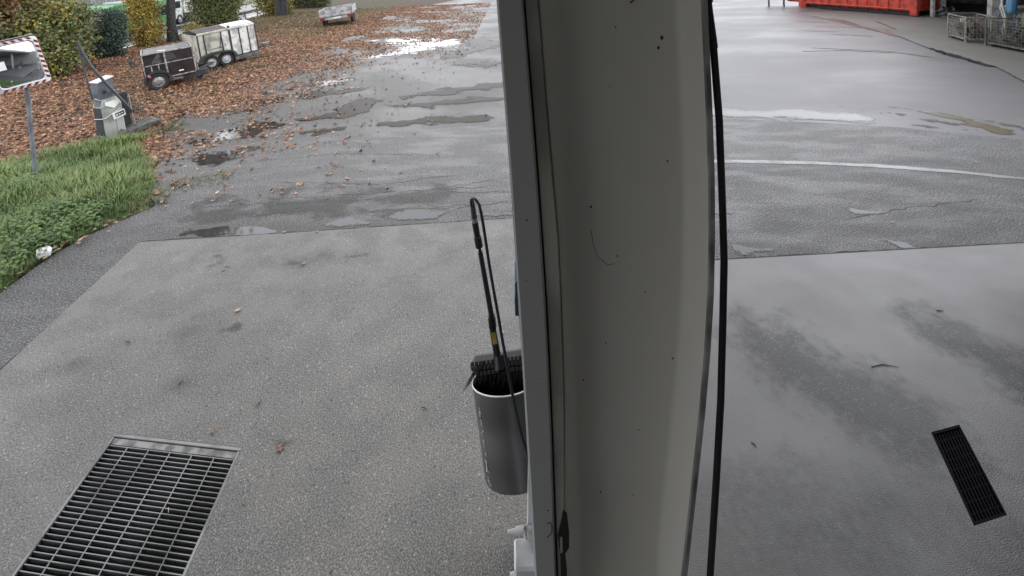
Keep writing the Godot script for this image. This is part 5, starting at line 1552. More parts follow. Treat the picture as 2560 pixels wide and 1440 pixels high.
	for s in [-1.0, 1.0]:
		for k in 2:
			obj("side_board", M.new().box(Vector3(s * x1, 0.72 + k * 0.23, 0), Vector3(0.03, 0.215, L - 0.06), Basis(), 0.008), alu, f)
		for e in [-1.0, 1.0]:
			obj("corner_post", M.new().box(Vector3(s * (x1 - 0.01), 0.84, e * (zt + 0.002)), Vector3(0.07, 0.5, 0.06), Basis(), 0.008), galv, f)
		obj("tail_lamp", M.new().box(Vector3(s * (x1 - 0.17), 0.49, zt + 0.03), Vector3(0.3, 0.14, 0.05), Basis(), 0.012), mat("tail lamp", 0.22, 0.015, 0.02, 0.25), f)
		wheel(f, Vector3(s * (x1 - 0.14), 0.29, -0.1), 0.29, 0.18, chassis, 0)
		wheel(f, Vector3(s * (x1 - 0.14), 0.29, 0.75), 0.29, 0.18, chassis, 0)
	for k in 2:
		obj("front_board", M.new().box(Vector3(0, 0.72 + k * 0.23, -zt), Vector3(W - 0.06, 0.215, 0.03), Basis(), 0.008), alu, f)
	obj("bed", M.new().box(Vector3(0, 0.58, 0), Vector3(W - 0.04, 0.05, L - 0.04)), mat("bed board", 0.1, 0.09, 0.08, 0.6, 0.0, 0.6), f)
	obj("lamp_board", M.new().box(Vector3(0, 0.48, zt + 0.005), Vector3(W - 0.2, 0.15, 0.03), Basis(), 0.005), mat("lamp board", 0.33, 0.34, 0.33, 0.5, 0.0, 0.5), f)
	obj("number_plate", M.new().box(Vector3(0.05, 0.48, zt + 0.024), Vector3(0.52, 0.11, 0.008)), mat("plate", 0.55, 0.56, 0.55, 0.5), f)
	obj("chassis_beam", M.new().box(Vector3(0, 0.46, -0.2), Vector3(0.7, 0.12, L)), chassis, f)
	obj("latch", M.new().box(Vector3(-0.02, 0.8, zt + 0.02), Vector3(0.1, 0.04, 0.02)), upright, f)
	obj("drawbar", M.new().bar(Vector3(0, 0.46, -zt), Vector3(0, 0.46, -zt - 1.1), 0.09, 0.09), chassis, f)

# ---------------------------------------------------------------- trees and bushes
func leaf_clump(sd: int, count: int, size: float, spread: float) -> ArrayMesh:
	var m := M.new()
	var r := RandomNumberGenerator.new()
	r.seed = sd
	for k in count:
		var c := Vector3(r.randfn(0, 1), r.randfn(0, 1), r.randfn(0, 1)) * spread * 0.5
		var d := Vector3(r.randfn(0, 1), r.randfn(-0.2, 0.6), r.randfn(0, 1)).normalized()
		var s := d.cross(Vector3(r.randfn(0, 1), r.randfn(0, 1), r.randfn(0, 1))).normalized()
		var up := s.cross(d)
		var l := size * r.randf_range(0.7, 1.3)
		m.col = Color.WHITE * r.randf_range(0.7, 1.25)
		var w := l * 0.34
		m.tri(c, c + d * l * 0.5 + s * w + up * w * 0.3, c + d * l, (up - s * 0.3).normalized(), (up - s * 0.3).normalized(), up)
		m.tri(c, c + d * l, c + d * l * 0.5 - s * w + up * w * 0.3, (up + s * 0.3).normalized(), up, (up + s * 0.3).normalized())
	return m.mesh(null)

var clumps := {}
func leaf_mat() -> StandardMaterial3D:
	var m := mat("leaf", 1, 1, 1, 0.5)
	m.vertex_color_use_as_albedo = true
	m.backlight_enabled = true
	m.backlight = Color(0.4, 0.4, 0.4)
	return m

# lobes: [centre offset, radii]; colours: palette
func foliage(parent: Node3D, lobes: Array, count: int, size: float, palette: Array, sd: int, called := "foliage") -> void:
	var key := "%.3f" % size
	if not clumps.has(key):
		var cl := leaf_clump(90, 7, size, size * 2.6)
		cl.surface_set_material(0, leaf_mat())
		clumps[key] = cl
	var r := RandomNumberGenerator.new()
	r.seed = sd
	var f := noise(sd, 1.1, 3)
	var src: Array = clumps[key].surface_get_arrays(0)
	var sv: PackedVector3Array = src[Mesh.ARRAY_VERTEX]
	var sn: PackedVector3Array = src[Mesh.ARRAY_NORMAL]
	var sc: PackedColorArray = src[Mesh.ARRAY_COLOR]
	var v := PackedVector3Array()
	var nn := PackedVector3Array()
	var cc := PackedColorArray()
	var total := 0.0
	for l in lobes:
		total += l[1].x * l[1].y + l[1].z * l[1].y
	for l in lobes:
		var n := int(count * (l[1].x * l[1].y + l[1].z * l[1].y) / total)
		for k in n:
			var d := Vector3(r.randfn(0, 1), r.randfn(0, 1), r.randfn(0, 1)).normalized()
			var q := f.get_noise_3d(d.x * 1.6 + l[0].x, d.y * 1.6 + l[0].y, d.z * 1.6)
			var rad := pow(r.randf(), 0.28) * (0.92 + 0.45 * q)
			var p: Vector3 = l[0] + d * l[1] * rad
			var gap := f.get_noise_3d(p.x * 2.2, p.y * 2.2, p.z * 2.2 + 9.0)
			if gap < -0.12 and rad > 0.55:
				continue
			if p.y < 0.03:
				continue
			var turn := Basis.from_euler(Vector3(r.randf() * TAU, r.randf() * TAU, r.randf() * TAU))
			v.append_array(Transform3D(turn.scaled(Vector3.ONE * r.randf_range(0.75, 1.3)), p) * sv)
			nn.append_array(Transform3D(turn, Vector3.ZERO) * sn)
			var tone := clampf(0.5 + f.get_noise_3d(p.x * 0.9, p.y * 0.9 + 30.0, p.z * 0.9) * 0.9 + r.randf_range(-0.3, 0.3), 0, 0.999) * (palette.size() - 1)
			var c: Color = palette[int(tone)].lerp(palette[int(tone) + 1], tone - int(tone))
			c = c * r.randf_range(0.8, 1.2)
			for e in sc.size():
				cc.append(c * sc[e])
	var arr := []
	arr.resize(Mesh.ARRAY_MAX)
	arr[Mesh.ARRAY_VERTEX] = v
	arr[Mesh.ARRAY_NORMAL] = nn
	arr[Mesh.ARRAY_COLOR] = cc
	var me := ArrayMesh.new()
	me.add_surface_from_arrays(Mesh.PRIMITIVE_TRIANGLES, arr)
	obj(called, me, leaf_mat(), parent).set_meta("kind", "stuff")

func bush(called: String, label: String, at: Vector3, lobes: Array, count: int, size: float, palette: Array, sd: int, group := "bushes along the verge") -> void:
	var b := thing(called, label, "bush", at, Vector3.ZERO, group)
	var r := RandomNumberGenerator.new()
	r.seed = sd + 500
	var bark := mat("stem bark", 0.06, 0.05, 0.04, 0.85)
	for k in 7:
		var l: Array = lobes[k % lobes.size()]
		var tip: Vector3 = l[0] + Vector3(r.randf_range(-0.6, 0.6) * l[1].x, r.randf_range(0.0, 0.7) * l[1].y, r.randf_range(-0.6, 0.6) * l[1].z)
		var foot := Vector3(r.randf_range(-0.25, 0.25) + l[0].x * 0.5, -0.1, r.randf_range(-0.25, 0.25) + l[0].z * 0.5)
		obj("stem", M.new().tube([foot, foot.lerp(tip, 0.5) + Vector3(r.randf_range(-0.1, 0.1), 0.1, 0), tip], [0.035, 0.024, 0.008], 6, false), bark, b)
	foliage(b, lobes, count, size, palette, sd)

func tree(called: String, label: String, at: Vector3, height: float, radius: float, lean: Vector3, crown: Array, count: int, palette: Array, sd: int, twin := false) -> void:
	var t := thing(called, label, "tree", at, Vector3.ZERO, "")
	var bark := mat("bark", 0.075, 0.07, 0.07, 0.9)
	bark.albedo_texture = tex.bark
	bark.uv1_triplanar = true
	bark.uv1_scale = Vector3(1.6, 0.5, 1.6)
	var r := RandomNumberGenerator.new()
	r.seed = sd
	for s in (2 if twin else 1):
		var pts := []
		var rad := []
		var off := Vector3(0.42 * radius * 2.2 * s, 0, 0.1 * s)
		for k in 9:
			var f := k / 8.0
			pts.append(off + Vector3(0, -0.1 + height * 0.75 * f, 0) + lean * f + Vector3(r.randf_range(-1, 1), 0, r.randf_range(-1, 1)) * 0.05 + off * f * 2.0)
			rad.append(radius * (0.75 if s else 1.0) * (1.35 if k == 0 else 1.0) * lerpf(1.0, 0.45, f))
		obj("trunk", M.new().tube(pts, rad, 14, false), bark, t)
	for l in crown:
		var from := Vector3(0, height * 0.5, 0) + lean * 0.6
		obj("limb", M.new().tube([from, from.lerp(l[0], 0.5) + Vector3(0, 0.4, 0), l[0]], [radius * 0.4, radius * 0.28, radius * 0.1], 7, false), bark, t)
	foliage(t, crown, count, 0.22, palette, sd, "crown")

func greenery() -> void:
	var dk := Color(0.035, 0.055, 0.025)
	var gn := Color(0.085, 0.115, 0.035)
	var lg := Color(0.17, 0.19, 0.06)
	var ol := Color(0.21, 0.17, 0.05)
	var ye := Color(0.33, 0.24, 0.035)
	var yl := Color(0.42, 0.3, 0.05)
	var og := Color(0.26, 0.13, 0.035)
	var rd := Color(0.14, 0.055, 0.03)
	bush("mixed_hedge", "tall dark green and yellowing hedge behind the traffic mirror", Vector3(-18.2, 0, -16.6), [[Vector3(0, 1.4, 0), Vector3(1.7, 1.7, 1.4)], [Vector3(-1.6, 1.7, -0.3), Vector3(1.5, 1.9, 1.4)], [Vector3(0.75, 0.8, 0.3), Vector3(1.0, 1.0, 0.9)], [Vector3(-0.8, 2.3, -0.5), Vector3(1.3, 1.0, 1.2)], [Vector3(0.3, 1.8, -1.0), Vector3(0.9, 1.1, 0.9)]], 5600, 0.105, [dk, gn, lg, gn, ol, lg, gn, ye], 11)
	bush("mixed_hedge", "large hedge with golden and green leaves left of the dark conifer", Vector3(-22.4, 0, -20.2), [[Vector3(-0.6, 1.2, 0), Vector3(1.6, 1.5, 1.3)], [Vector3(-2.0, 1.8, -0.8), Vector3(1.8, 2.0, 1.5)], [Vector3(-0.8, 2.4, -0.9), Vector3(1.3, 1.3, 1.2)]], 4600, 0.105, [dk, gn, ol, og, lg, ye, ol], 12)
	bush("russet_bush", "rust brown bush in the upper left corner behind the mirror", Vector3(-19.7, 0, -15.6), [[Vector3(0, 2.5, 0), Vector3(1.5, 2.3, 1.5)], [Vector3(-1.2, 2.4, 0.8), Vector3(1.4, 2.0, 1.2)], [Vector3(1.0, 2.9, -0.8), Vector3(0.9, 1.3, 1.0)]], 3400, 0.1, [rd, og, rd, ol, og, rd], 13)
	bush("dark_conifer", "dark blue green conifer bush between the hedge and the yellow bush", Vector3(-19.05, 0, -20.6), [[Vector3(0.3, 0.9, 0.3), Vector3(0.75, 1.1, 0.7)], [Vector3(0.3, 1.6, 0.2), Vector3(0.55, 0.7, 0.55)], [Vector3(-0.3, 0.7, 0.4), Vector3(0.7, 0.8, 0.6)]], 2600, 0.07, [Color(0.025, 0.045, 0.036), Color(0.045, 0.075, 0.055), Color(0.07, 0.1, 0.07)], 14)
	bush("yellow_bush", "bright yellow autumn bush left of the leaning tree trunk", Vector3(-19.65, -0.05, -23.4), [[Vector3(0, 1.2, 0), Vector3(0.66, 1.3, 0.7)], [Vector3(-0.1, 2.3, 0), Vector3(0.66, 0.9, 0.7)], [Vector3(0.25, 0.8, 0.2), Vector3(0.6, 0.8, 0.55)]], 3000, 0.085, [lg, ye, ol, yl, ye, lg, yl, og], 15)
	bush("green_bush", "green leafy bush right of the tree trunk, above the white trailer", Vector3(-20.1, -0.05, -29.4), [[Vector3(0, 1.1, 0), Vector3(1.5, 1.3, 1.2)], [Vector3(0.9, 0.9, 0.3), Vector3(1.0, 1.0, 0.9)], [Vector3(-0.3, 2.3, -0.2), Vector3(1.5, 1.3, 1.2)], [Vector3(1.1, 2.1, 0), Vector3(1.0, 1.0, 0.9)]], 4200, 0.1, [gn, lg, Color(0.08, 0.11, 0.03), gn, ol, lg], 16)
	bush("yellow_green_bush", "yellow green bush left of the twin trunk tree", Vector3(-21.5, 0, -39.5), [[Vector3(0, 1.1, 0), Vector3(1.6, 1.3, 1.1)], [Vector3(-0.3, 2.2, 0), Vector3(1.7, 1.2, 1.1)], [Vector3(0.8, 0.8, 0.2), Vector3(1.0, 0.9, 0.9)]], 2600, 0.13, [ol, lg, ye, ol, gn, ye], 17)
	bush("dark_bush", "dark green bush right of the twin trunk tree", Vector3(-21.5, 0, -46.5), [[Vector3(0, 0.9, 0), Vector3(1.6, 1.1, 1.1)], [Vector3(1.3, 0.7, 0.2), Vector3(1.1, 0.8, 0.9)], [Vector3(-1.4, 1.2, 0), Vector3(1.4, 1.2, 1.0)]], 2400, 0.13, [dk, gn, dk, ol, gn], 18)
	bush("low_bush", "small rust coloured shrub at the foot of the leaning trunk", Vector3(-18.2, 0, -24.9), [[Vector3(0, 0.4, 0), Vector3(0.5, 0.5, 0.4)]], 420, 0.075, [og, ol, ye], 19)
	var autumn := [ol, og, ye, gn, og]
	tree("leaning_tree", "grey tree trunk standing behind the dark trailer, beside the yellow bush", Vector3(-19.05, -0.05, -24.4), 11.0, 0.235, Vector3(0.35, 0, 0.2), [[Vector3(0, 7.5, 0), Vector3(2.6, 1.9, 2.4)], [Vector3(-1.5, 9.5, -1), Vector3(2.5, 2.0, 2.4)], [Vector3(1.6, 9.2, 0.8), Vector3(2.2, 1.8, 2.2)]], 3400, autumn, 21)
	tree("twin_trunk_tree", "thick dark twin trunk tree at the back of the verge", Vector3(-20.0, 0, -37.8), 12.0, 0.36, Vector3(0.1, 0, 0), [[Vector3(0, 8.0, 0), Vector3(3.4, 2.4, 3.2)], [Vector3(-2.0, 10.5, -1), Vector3(3.2, 2.4, 3.0)], [Vector3(2.4, 10.2, 0.8), Vector3(3.0, 2.3, 2.9)]], 3800, autumn, 22, true)

# ---------------------------------------------------------------- beyond the verge: guard rail, bus, lorry, grey hall
func beyond_road() -> void:
	var rail_m := mat("rail zinc", 0.42, 0.43, 0.44, 0.45, 0.4, 0.5)
	var gr := thing("guard_rail", "grey steel guard rail on short posts along the road behind the bushes", "guard rail", Vector3(-21.2, 0, -24))
	var at := func(z: float) -> Vector3:
		return Vector3(-21.3 + (z + 24.0) * 0.155, fall(-21.3 + (z + 24.0) * 0.155, z), z) - Vector3(-21.2, 0, -24)
	for k in 18:
		var z := -18.0 - k * 2.6
		var a: Vector3 = at.call(z)
		var b: Vector3 = at.call(z - 2.6)
		obj("rail_post", M.new().box(a + Vector3(-0.08, 0.3, 0), Vector3(0.08, 0.9, 0.1), Basis(), 0.01), mat("rail post", 0.2, 0.21, 0.22, 0.5, 0.4, 0.5), gr)
		var m := M.new()
		var ys := [0.42, 0.48, 0.54, 0.58, 0.62, 0.68, 0.74]
		var xs := [0.0, 0.07, 0.07, 0.0, 0.07, 0.07, 0.0]
		for j in 6:
			var n := Vector3(ys[j + 1] - ys[j], xs[j] - xs[j + 1], 0).normalized()
			m.quad(a + Vector3(xs[j], ys[j], 0), b + Vector3(xs[j], ys[j], 0), b + Vector3(xs[j + 1], ys[j + 1], 0), a + Vector3(xs[j + 1], ys[j + 1], 0), n)
		obj("rail_beam", m, rail_m, gr)

	# green bus on the road
	var bus := thing("green_bus", "bright green bus with dark windows passing on the road behind the bushes", "bus", Vector3(-33.6, -1.12, -38.2), Vector3(0, 8.6, 0))
	var green := mat("bus green", 0.055, 0.27, 0.075, 0.25, 0.0, 0.3)
	var glass := mat("dark bus glass", 0.014, 0.02, 0.024, 0.08)
	var black := mat("bus black", 0.015, 0.016, 0.017, 0.5)
	var side := PackedVector2Array([Vector2(-4.0, 0.35), Vector2(3.7, 0.35), Vector2(4.0, 0.5), Vector2(4.05, 1.1), Vector2(3.85, 1.9), Vector2(3.5, 2.5), Vector2(3.1, 2.68), Vector2(-3.8, 2.68), Vector2(-4.0, 2.5)])
	var to := Transform3D(Basis(Vector3(0, 0, 1), Vector3.UP, Vector3(-1, 0, 0)), Vector3(1.15, 0, 0))
	obj("body", M.new().prism(side, 2.3, to), green, bus)
	obj("roof_pod", M.new().box(Vector3(0, 2.75, -0.6), Vector3(1.6, 0.2, 4.0), Basis(), 0.06), mat("pod", 0.3, 0.32, 0.33, 0.5), bus)
	for k in 6:
		obj("window", M.new().box(Vector3(1.155, 1.75, 2.75 - k * 1.2), Vector3(0.02, 0.95, 1.12), Basis(), 0.005), glass, bus)
		obj("far_window", M.new().box(Vector3(-1.155, 1.75, 2.75 - k * 1.2), Vector3(0.02, 0.95, 1.12), Basis(), 0.005), glass, bus)
	obj("windscreen", M.new().prism(PackedVector2Array([Vector2(3.99, 1.2), Vector2(4.06, 1.2), Vector2(3.88, 1.92), Vector2(3.58, 2.42), Vector2(3.5, 2.4), Vector2(3.8, 1.88)]), 2.1, Transform3D(to.basis, Vector3(1.05, 0, 0))), glass, bus)
	obj("side_screen", M.new().prism(PackedVector2Array([Vector2(3.4, 1.3), Vector2(3.98, 1.25), Vector2(3.8, 1.9), Vector2(3.52, 2.3), Vector2(3.4, 2.3)]), 0.02, Transform3D(to.basis, Vector3(1.165, 0, 0))), glass, bus)
	obj("skirt", M.new().box(Vector3(0, 0.3, 0), Vector3(2.2, 0.24, 7.7)), black, bus)
	for z in [2.6, -2.3]:
		obj("wheel_arch", M.new().lathe([Vector2(0.56, 0), Vector2(0.56, 0.02), Vector2(0, 0.02)], Transform3D(Basis(Vector3.BACK, -PI / 2), Vector3(1.152, 0.5, z)), 20), black, bus)
		for s in [1.0, -1.0]:
			wheel(bus, Vector3(s * 1.03, 0.47, z), 0.47, 0.28, mat("bus rim", 0.35, 0.35, 0.35, 0.4, 0.4), 8)
	for s in [1.0, -1.0]:
		obj("headlight", M.new().box(Vector3(s * 0.9, 0.85, 4.03), Vector3(0.36, 0.2, 0.06), Basis(), 0.02), mat("lamp glass", 0.7, 0.7, 0.7, 0.15), bus)
	obj("mirror", M.new().box(Vector3(1.35, 2.1, 4.0), Vector3(0.14, 0.4, 0.16), Basis(), 0.03), black, bus)

	# white lorry behind the trunk
	var lor := thing("white_lorry", "pale box lorry partly hidden behind the leaning tree trunk", "lorry", Vector3(-35.6, -1.12, -47.6), Vector3(0, 8.6, 0))
	obj("box_body", M.new().box(Vector3(0, 2.2, -0.6), Vector3(2.4, 2.3, 5.6), Basis(), 0.04), mat("lorry white", 0.62, 0.62, 0.57, 0.4, 0.0, 0.5), lor)
	obj("cab", M.new().prism(PackedVector2Array([Vector2(2.3, 0.6), Vector2(4.0, 0.6), Vector2(4.05, 1.5), Vector2(3.8, 2.5), Vector2(3.5, 2.7), Vector2(2.3, 2.7)]), 2.2, Transform3D(to.basis, Vector3(1.1, 0, 0))), mat("lorry white", 0.62, 0.62, 0.57, 0.4, 0.0, 0.5), lor)
	obj("cab_window", M.new().box(Vector3(1.11, 2.0, 3.1), Vector3(0.02, 0.7, 0.9)), glass, lor)
	obj("windscreen", M.new().box(Vector3(0, 2.0, 3.98), Vector3(1.9, 0.8, 0.04), Basis(Vector3.RIGHT, -0.24)), glass, lor)
	obj("chassis", M.new().box(Vector3(0, 0.8, 0.2), Vector3(0.9, 0.3, 7.0)), black, lor)
	obj("green_stripe", M.new().box(Vector3(1.202, 2.2, -3.2), Vector3(0.02, 2.2, 0.3)), mat("stripe green", 0.1, 0.25, 0.08, 0.5), lor)
	for z in [2.9, -1.6, -2.7]:
		for s in [1.0, -1.0]:
			wheel(lor, Vector3(s * 1.0, 0.5, z), 0.5, 0.3, mat("bus rim", 0.35, 0.35, 0.35, 0.4, 0.4), 8)

	# long grey hall across the road
	var hall := thing("grey_hall", "long plain grey green hall on the far side of the road", "building", Vector3(-58, -1.2, -60), Vector3(0, 8.6, 0))
	obj("wall", M.new().box(Vector3(0, 4, 0), Vector3(22, 8, 36)), mat("hall cladding", 0.22, 0.235, 0.22, 0.6, 0.0, 0.4), hall)
	obj("roof", M.new().box(Vector3(0, 8.1, 0), Vector3(22.6, 0.3, 36.6)), mat("hall roof", 0.12, 0.12, 0.12, 0.7), hall)
	for k in 18:
		obj("cladding_rib", M.new().box(Vector3(11.04, 3.9, -17 + k * 2.0), Vector3(0.08, 7.6, 0.1)), mat("hall rib", 0.28, 0.295, 0.28, 0.6), hall)
	for k in 5:
		obj("window", M.new().box(Vector3(11.03, 4.6, -14 + k * 7.0), Vector3(0.05, 1.2, 2.6)), mat("hall window", 0.05, 0.06, 0.07, 0.1), hall)

# ---------------------------------------------------------------- right side: container, hall with open bays, cages
func right_yard() -> void:
	var red := mat("container red", 0.36, 0.032, 0.013, 0.35, 0.0, 0.3)
	var black := mat("bus black", 0.015, 0.016, 0.017, 0.5)
	var c := thing("red_container", "long bright red roll off container with a hazard striped end post", "container", Vector3(21.35, 0, -26.5), Vector3(0, -71, 0))
	var L := 6.6
	var wall := M.new()
	wall.prism(PackedVector2Array([Vector2(-1.2, 0.42), Vector2(1.05, 0.42), Vector2(1.2, 0.62), Vector2(1.2, 2.4), Vector2(-1.2, 2.4)]), L, Transform3D(Basis(Vector3(0, 0, -1), Vector3.UP, Vector3(1, 0, 0)).orthonormalized(), Vector3(-L / 2, 0, 0)))
	wall = M.new()
	wall.box(Vector3(0, 1.31, 0), Vector3(L, 2.03, 2.3), Basis(), 0.02)
	obj("tub", wall, red, c)
	for k in 12:
		obj("rib", M.new().box(Vector3(-L / 2 + 0.3 + k * 0.545, 1.36, 1.165), Vector3(0.06, 1.9, 0.05), Basis(), 0.012), red, c)
		obj("bracket", M.new().prism(PackedVector2Array([Vector2(0, 0), Vector2(0.2, 0.22), Vector2(0, 0.22)]), 0.05, Transform3D(Basis(Vector3(0, 0, 1), Vector3.UP, Vector3(-1, 0, 0)), Vector3(-L / 2 + 0.33 + k * 0.545, 0.1, 1.06))), red, c)
	obj("lower_rail", M.new().box(Vector3(0, 0.36, 1.17), Vector3(L, 0.12, 0.1), Basis(Vector3.RIGHT, 0.4), 0.02), red, c)
	obj("top_rail", M.new().box(Vector3(0, 2.3, 1.18), Vector3(L + 0.1, 0.14, 0.14), Basis(), 0.02), red, c)
	obj("skid", M.new().box(Vector3(0, 0.15, 0.7), Vector3(L - 0.3, 0.26, 0.16)), black, c)
	obj("skid", M.new().box(Vector3(0, 0.15, -0.5), Vector3(L - 0.3, 0.26, 0.16)), black, c)
	obj("underside", M.new().box(Vector3(0, 0.27, 0), Vector3(L - 0.1, 0.08, 2.1)), black, c)
	obj("end_post", M.new().box(Vector3(L / 2 - 0.16, 1.2, 1.2), Vector3(0.34, 2.3, 0.12), Basis(), 0.02), red, c)
	obj("end_foot", M.new().box(Vector3(L / 2 - 0.1, 0.18, 1.1), Vector3(0.16, 0.3, 0.16), Basis(), 0.02), red, c)
	obj("front_post", M.new().box(Vector3(-L / 2 + 0.2, 1.2, 1.2), Vector3(0.4, 2.3, 0.14), Basis(), 0.02), red, c)
	obj("front_foot", M.new().box(Vector3(-L / 2 + 0.3, 0.2, 1.15), Vector3(0.36, 0.36, 0.2), Basis(), 0.03), red, c)
	obj("front_cowl", M.new().box(Vector3(-L / 2 - 0.55, 1.1, 0.1), Vector3(1.1, 1.5, 2.0), Basis(), 0.12), mat("faded red", 0.5, 0.06, 0.035, 0.45, 0.0, 0.4), c)
	for k in 6:
		var m := M.new()
		m.prism(PackedVector2Array([Vector2(-0.09, 0), Vector2(0.09, 0.12), Vector2(0.09, 0.24), Vector2(-0.09, 0.12)]), 0.006, Transform3D(Basis(), Vector3(L / 2 - 0.2, 0.75 + k * 0.24, 1.261)))
		obj("hazard_stripe", m, mat("hazard white", 0.72, 0.68, 0.66, 0.5) if k % 2 else mat("hazard red", 0.25, 0.02, 0.02, 0.5), c)
	obj("yellow_label", M.new().box(Vector3(L / 2 - 1.4, 1.0, 1.16), Vector3(0.6, 0.24, 0.01)), mat("label ochre", 0.5, 0.3, 0.05, 0.5), c)
	for p in [[-L / 2 + 1.0, 1.0, 0.3, 0.3], [-L / 2 + 1.55, 1.2, 0.36, 0.28]]:
		obj("paper_label", M.new().box(Vector3(p[0], p[1] + 0.3, 1.16), Vector3(p[2], p[3], 0.01)), mat("label white", 0.7, 0.68, 0.62, 0.6), c)
	for p in [[0.8, 0.86], [0.95, 0.8], [1.15, 0.84]]:
		obj("hose_socket", M.new().lathe([Vector2(0.07, 0), Vector2(0.06, 0.06), Vector2(0, 0.06)], Transform3D(Basis(Vector3.RIGHT, PI / 2), Vector3(-L / 2 + p[0], p[1], 1.15)), 10), mat("socket", 0.12, 0.05, 0.03, 0.5), c)
	obj("hydraulic_box", M.new().box(Vector3(-L / 2 + 0.95, 0.9, 1.15), Vector3(0.7, 0.5, 0.04), Basis(), 0.01), mat("dull red", 0.4, 0.045, 0.02, 0.5), c)

	# steel pole and black sack beside the container
	var pole := obj("steel_pole", M.new().box(Vector3(0, 1.6, 0), Vector3(0.14, 3.2, 0.14), Basis(), 0.01), mat("pole pale", 0.42, 0.43, 0.41, 0.5, 0.2, 0.6))
	pole.position = Vector3(22.0, 0, -22.9)
	tag(pole, "pale steel pole standing at the right end of the red container", "pole")
	var sack := M.new()
	var f := noise(33, 1.5, 3)
	var sp := func(i: int, j: int) -> Vector3:
		var la := PI * 0.5 * j / 7.0
		var lo := TAU * i / 14.0
		var d := Vector3(cos(lo) * sin(la), cos(la), sin(lo) * sin(la))
		return d * Vector3(0.55, 0.5, 0.45) * (1.0 + 0.6 * f.get_noise_3d(d.x * 1.5, d.y * 1.5, d.z * 1.5))
	for i in 14:
		for j in 7:
			sack.flat(sp.call(i, j), sp.call(i + 1, j), sp.call(i + 1, j + 1), Vector3.ZERO)
			sack.flat(sp.call(i, j), sp.call(i + 1, j + 1), sp.call(i, j + 1), Vector3.ZERO)
	var sk := obj("rubbish_sack", sack, mat("black plastic", 0.012, 0.012, 0.016, 0.42))
	sk.position = Vector3(22.5, 0, -22.6)
	tag(sk, "black rubbish sack on the ground right of the red container", "sack")

	# hall with dark open bays
	var hall := thing("workshop_hall", "dark open fronted workshop hall behind the cages and the red container", "building", Vector3(22.9, 0, -23.4), Vector3(0, -120.5, 0))
	var clad := mat("workshop wall", 0.2, 0.2, 0.19, 0.7, 0.0, 0.5)
	var gloom := mat("workshop inside", 0.03, 0.03, 0.03, 0.8)
	obj("back_wall", M.new().box(Vector3(5, 2.5, -7), Vector3(24, 5, 0.2)), gloom, hall)
	obj("end_wall", M.new().box(Vector3(-6.9, 2.5, -3.5), Vector3(0.2, 5, 7)), clad, hall)
	obj("end_wall", M.new().box(Vector3(16.9, 2.5, -3.5), Vector3(0.2, 5, 7)), clad, hall)
	obj("roof", M.new().box(Vector3(5, 5.1, -3.2), Vector3(24.4, 0.2, 8.2)), clad, hall)
	obj("front_wall", M.new().box(Vector3(-3.4, 2.5, -0.1), Vector3(6.9, 5, 0.2)), clad, hall)
	obj("lintel", M.new().box(Vector3(8.4, 4.5, -0.1), Vector3(16.9, 1.0, 0.2)), clad, hall)
	obj("floor", M.new().box(Vector3(5, 0.006, -3.6), Vector3(24, 0.04, 7.0)), mat("workshop floor", 0.05, 0.05, 0.05, 0.6), hall)
	for x in [6.3, 11.8]:
		obj("bay_pillar", M.new().box(Vector3(x, 2.1, -0.1), Vector3(0.45, 4.0, 0.35), Basis(), 0.02), clad, hall)
	for k in 7:
		obj("hanging_strip", M.new().box(Vector3(1.2 + k * 0.34, 2.0, -0.9), Vector3(0.14, 1.1, 0.03), Basis(Vector3.BACK, 0.08 * sin(k * 2.0))), mat("strip grey", 0.16, 0.17, 0.17, 0.6), hall)
	obj("bench", M.new().box(Vector3(4.6, 0.9, -1.4), Vector3(1.3, 0.08, 0.8), Basis(), 0.01).box(Vector3(4.1, 0.45, -1.4), Vector3(0.06, 0.9, 0.7)).box(Vector3(5.1, 0.45, -1.4), Vector3(0.06, 0.9, 0.7)), mat("bench grey", 0.14, 0.14, 0.13, 0.6), hall)

	# mesh pallet cages
	var rusty := mat("rust brown", 0.085, 0.055, 0.04, 0.8, 0.0, 0.7)
	cage("mesh_cage", "open mesh pallet cage full of rusty brown scrap, left of the two cages", Vector3(17.45, 0, -16.6), 67.0, Vector3(1.25, 0.97, 0.85), rusty, mat("cage steel", 0.24, 0.23, 0.2, 0.6, 0.3, 0.8), 5, true)
	cage("mesh_cage", "dark mesh cage with dull green contents at the right edge of the picture", Vector3(17.25, 0, -14.55), 82.0, Vector3(1.9, 1.0, 1.0), mat("dull green", 0.03, 0.038, 0.028, 0.7, 0.0, 0.6), mat("cage dark steel", 0.11, 0.115, 0.1, 0.6, 0.3, 0.8), 6, false)
	# grey tilted hopper and cream skip body behind the cages
	var hop := thing("grey_hopper", "grey sheet metal hopper with sloping sides behind the dark cage", "hopper", Vector3(18.35, 0, -15.0), Vector3(0, -112, 0))
	obj("shell", M.new().prism(PackedVector2Array([Vector2(-0.9, 0.5), Vector2(0.9, 0.4), Vector2(1.3, 1.3), Vector2(0.3, 1.42), Vector2(-0.6, 1.1), Vector2(-0.95, 0.9)]), 0.7, Transform3D(Basis(), Vector3(0, 0, -0.35))), mat("hopper grey", 0.15, 0.155, 0.14, 0.5, 0.2, 0.6), hop)
	for k in 5:
		obj("stiffener", M.new().box(Vector3(-0.6 + k * 0.3, 0.85, 0.36), Vector3(0.03, 0.5, 0.02)), mat("stiffener", 0.22, 0.22, 0.2, 0.5, 0.2, 0.6), hop)
	for x in [-0.7, 0.7]:
		obj("leg", M.new().box(Vector3(x, 0.25, 0), Vector3(0.1, 0.5, 0.5)), black, hop)
	var skip := thing("cream_skip", "cream painted skip body in the upper right corner, raised behind the cages", "skip", Vector3(18.6, 0, -13.6), Vector3(0, -110, 0))
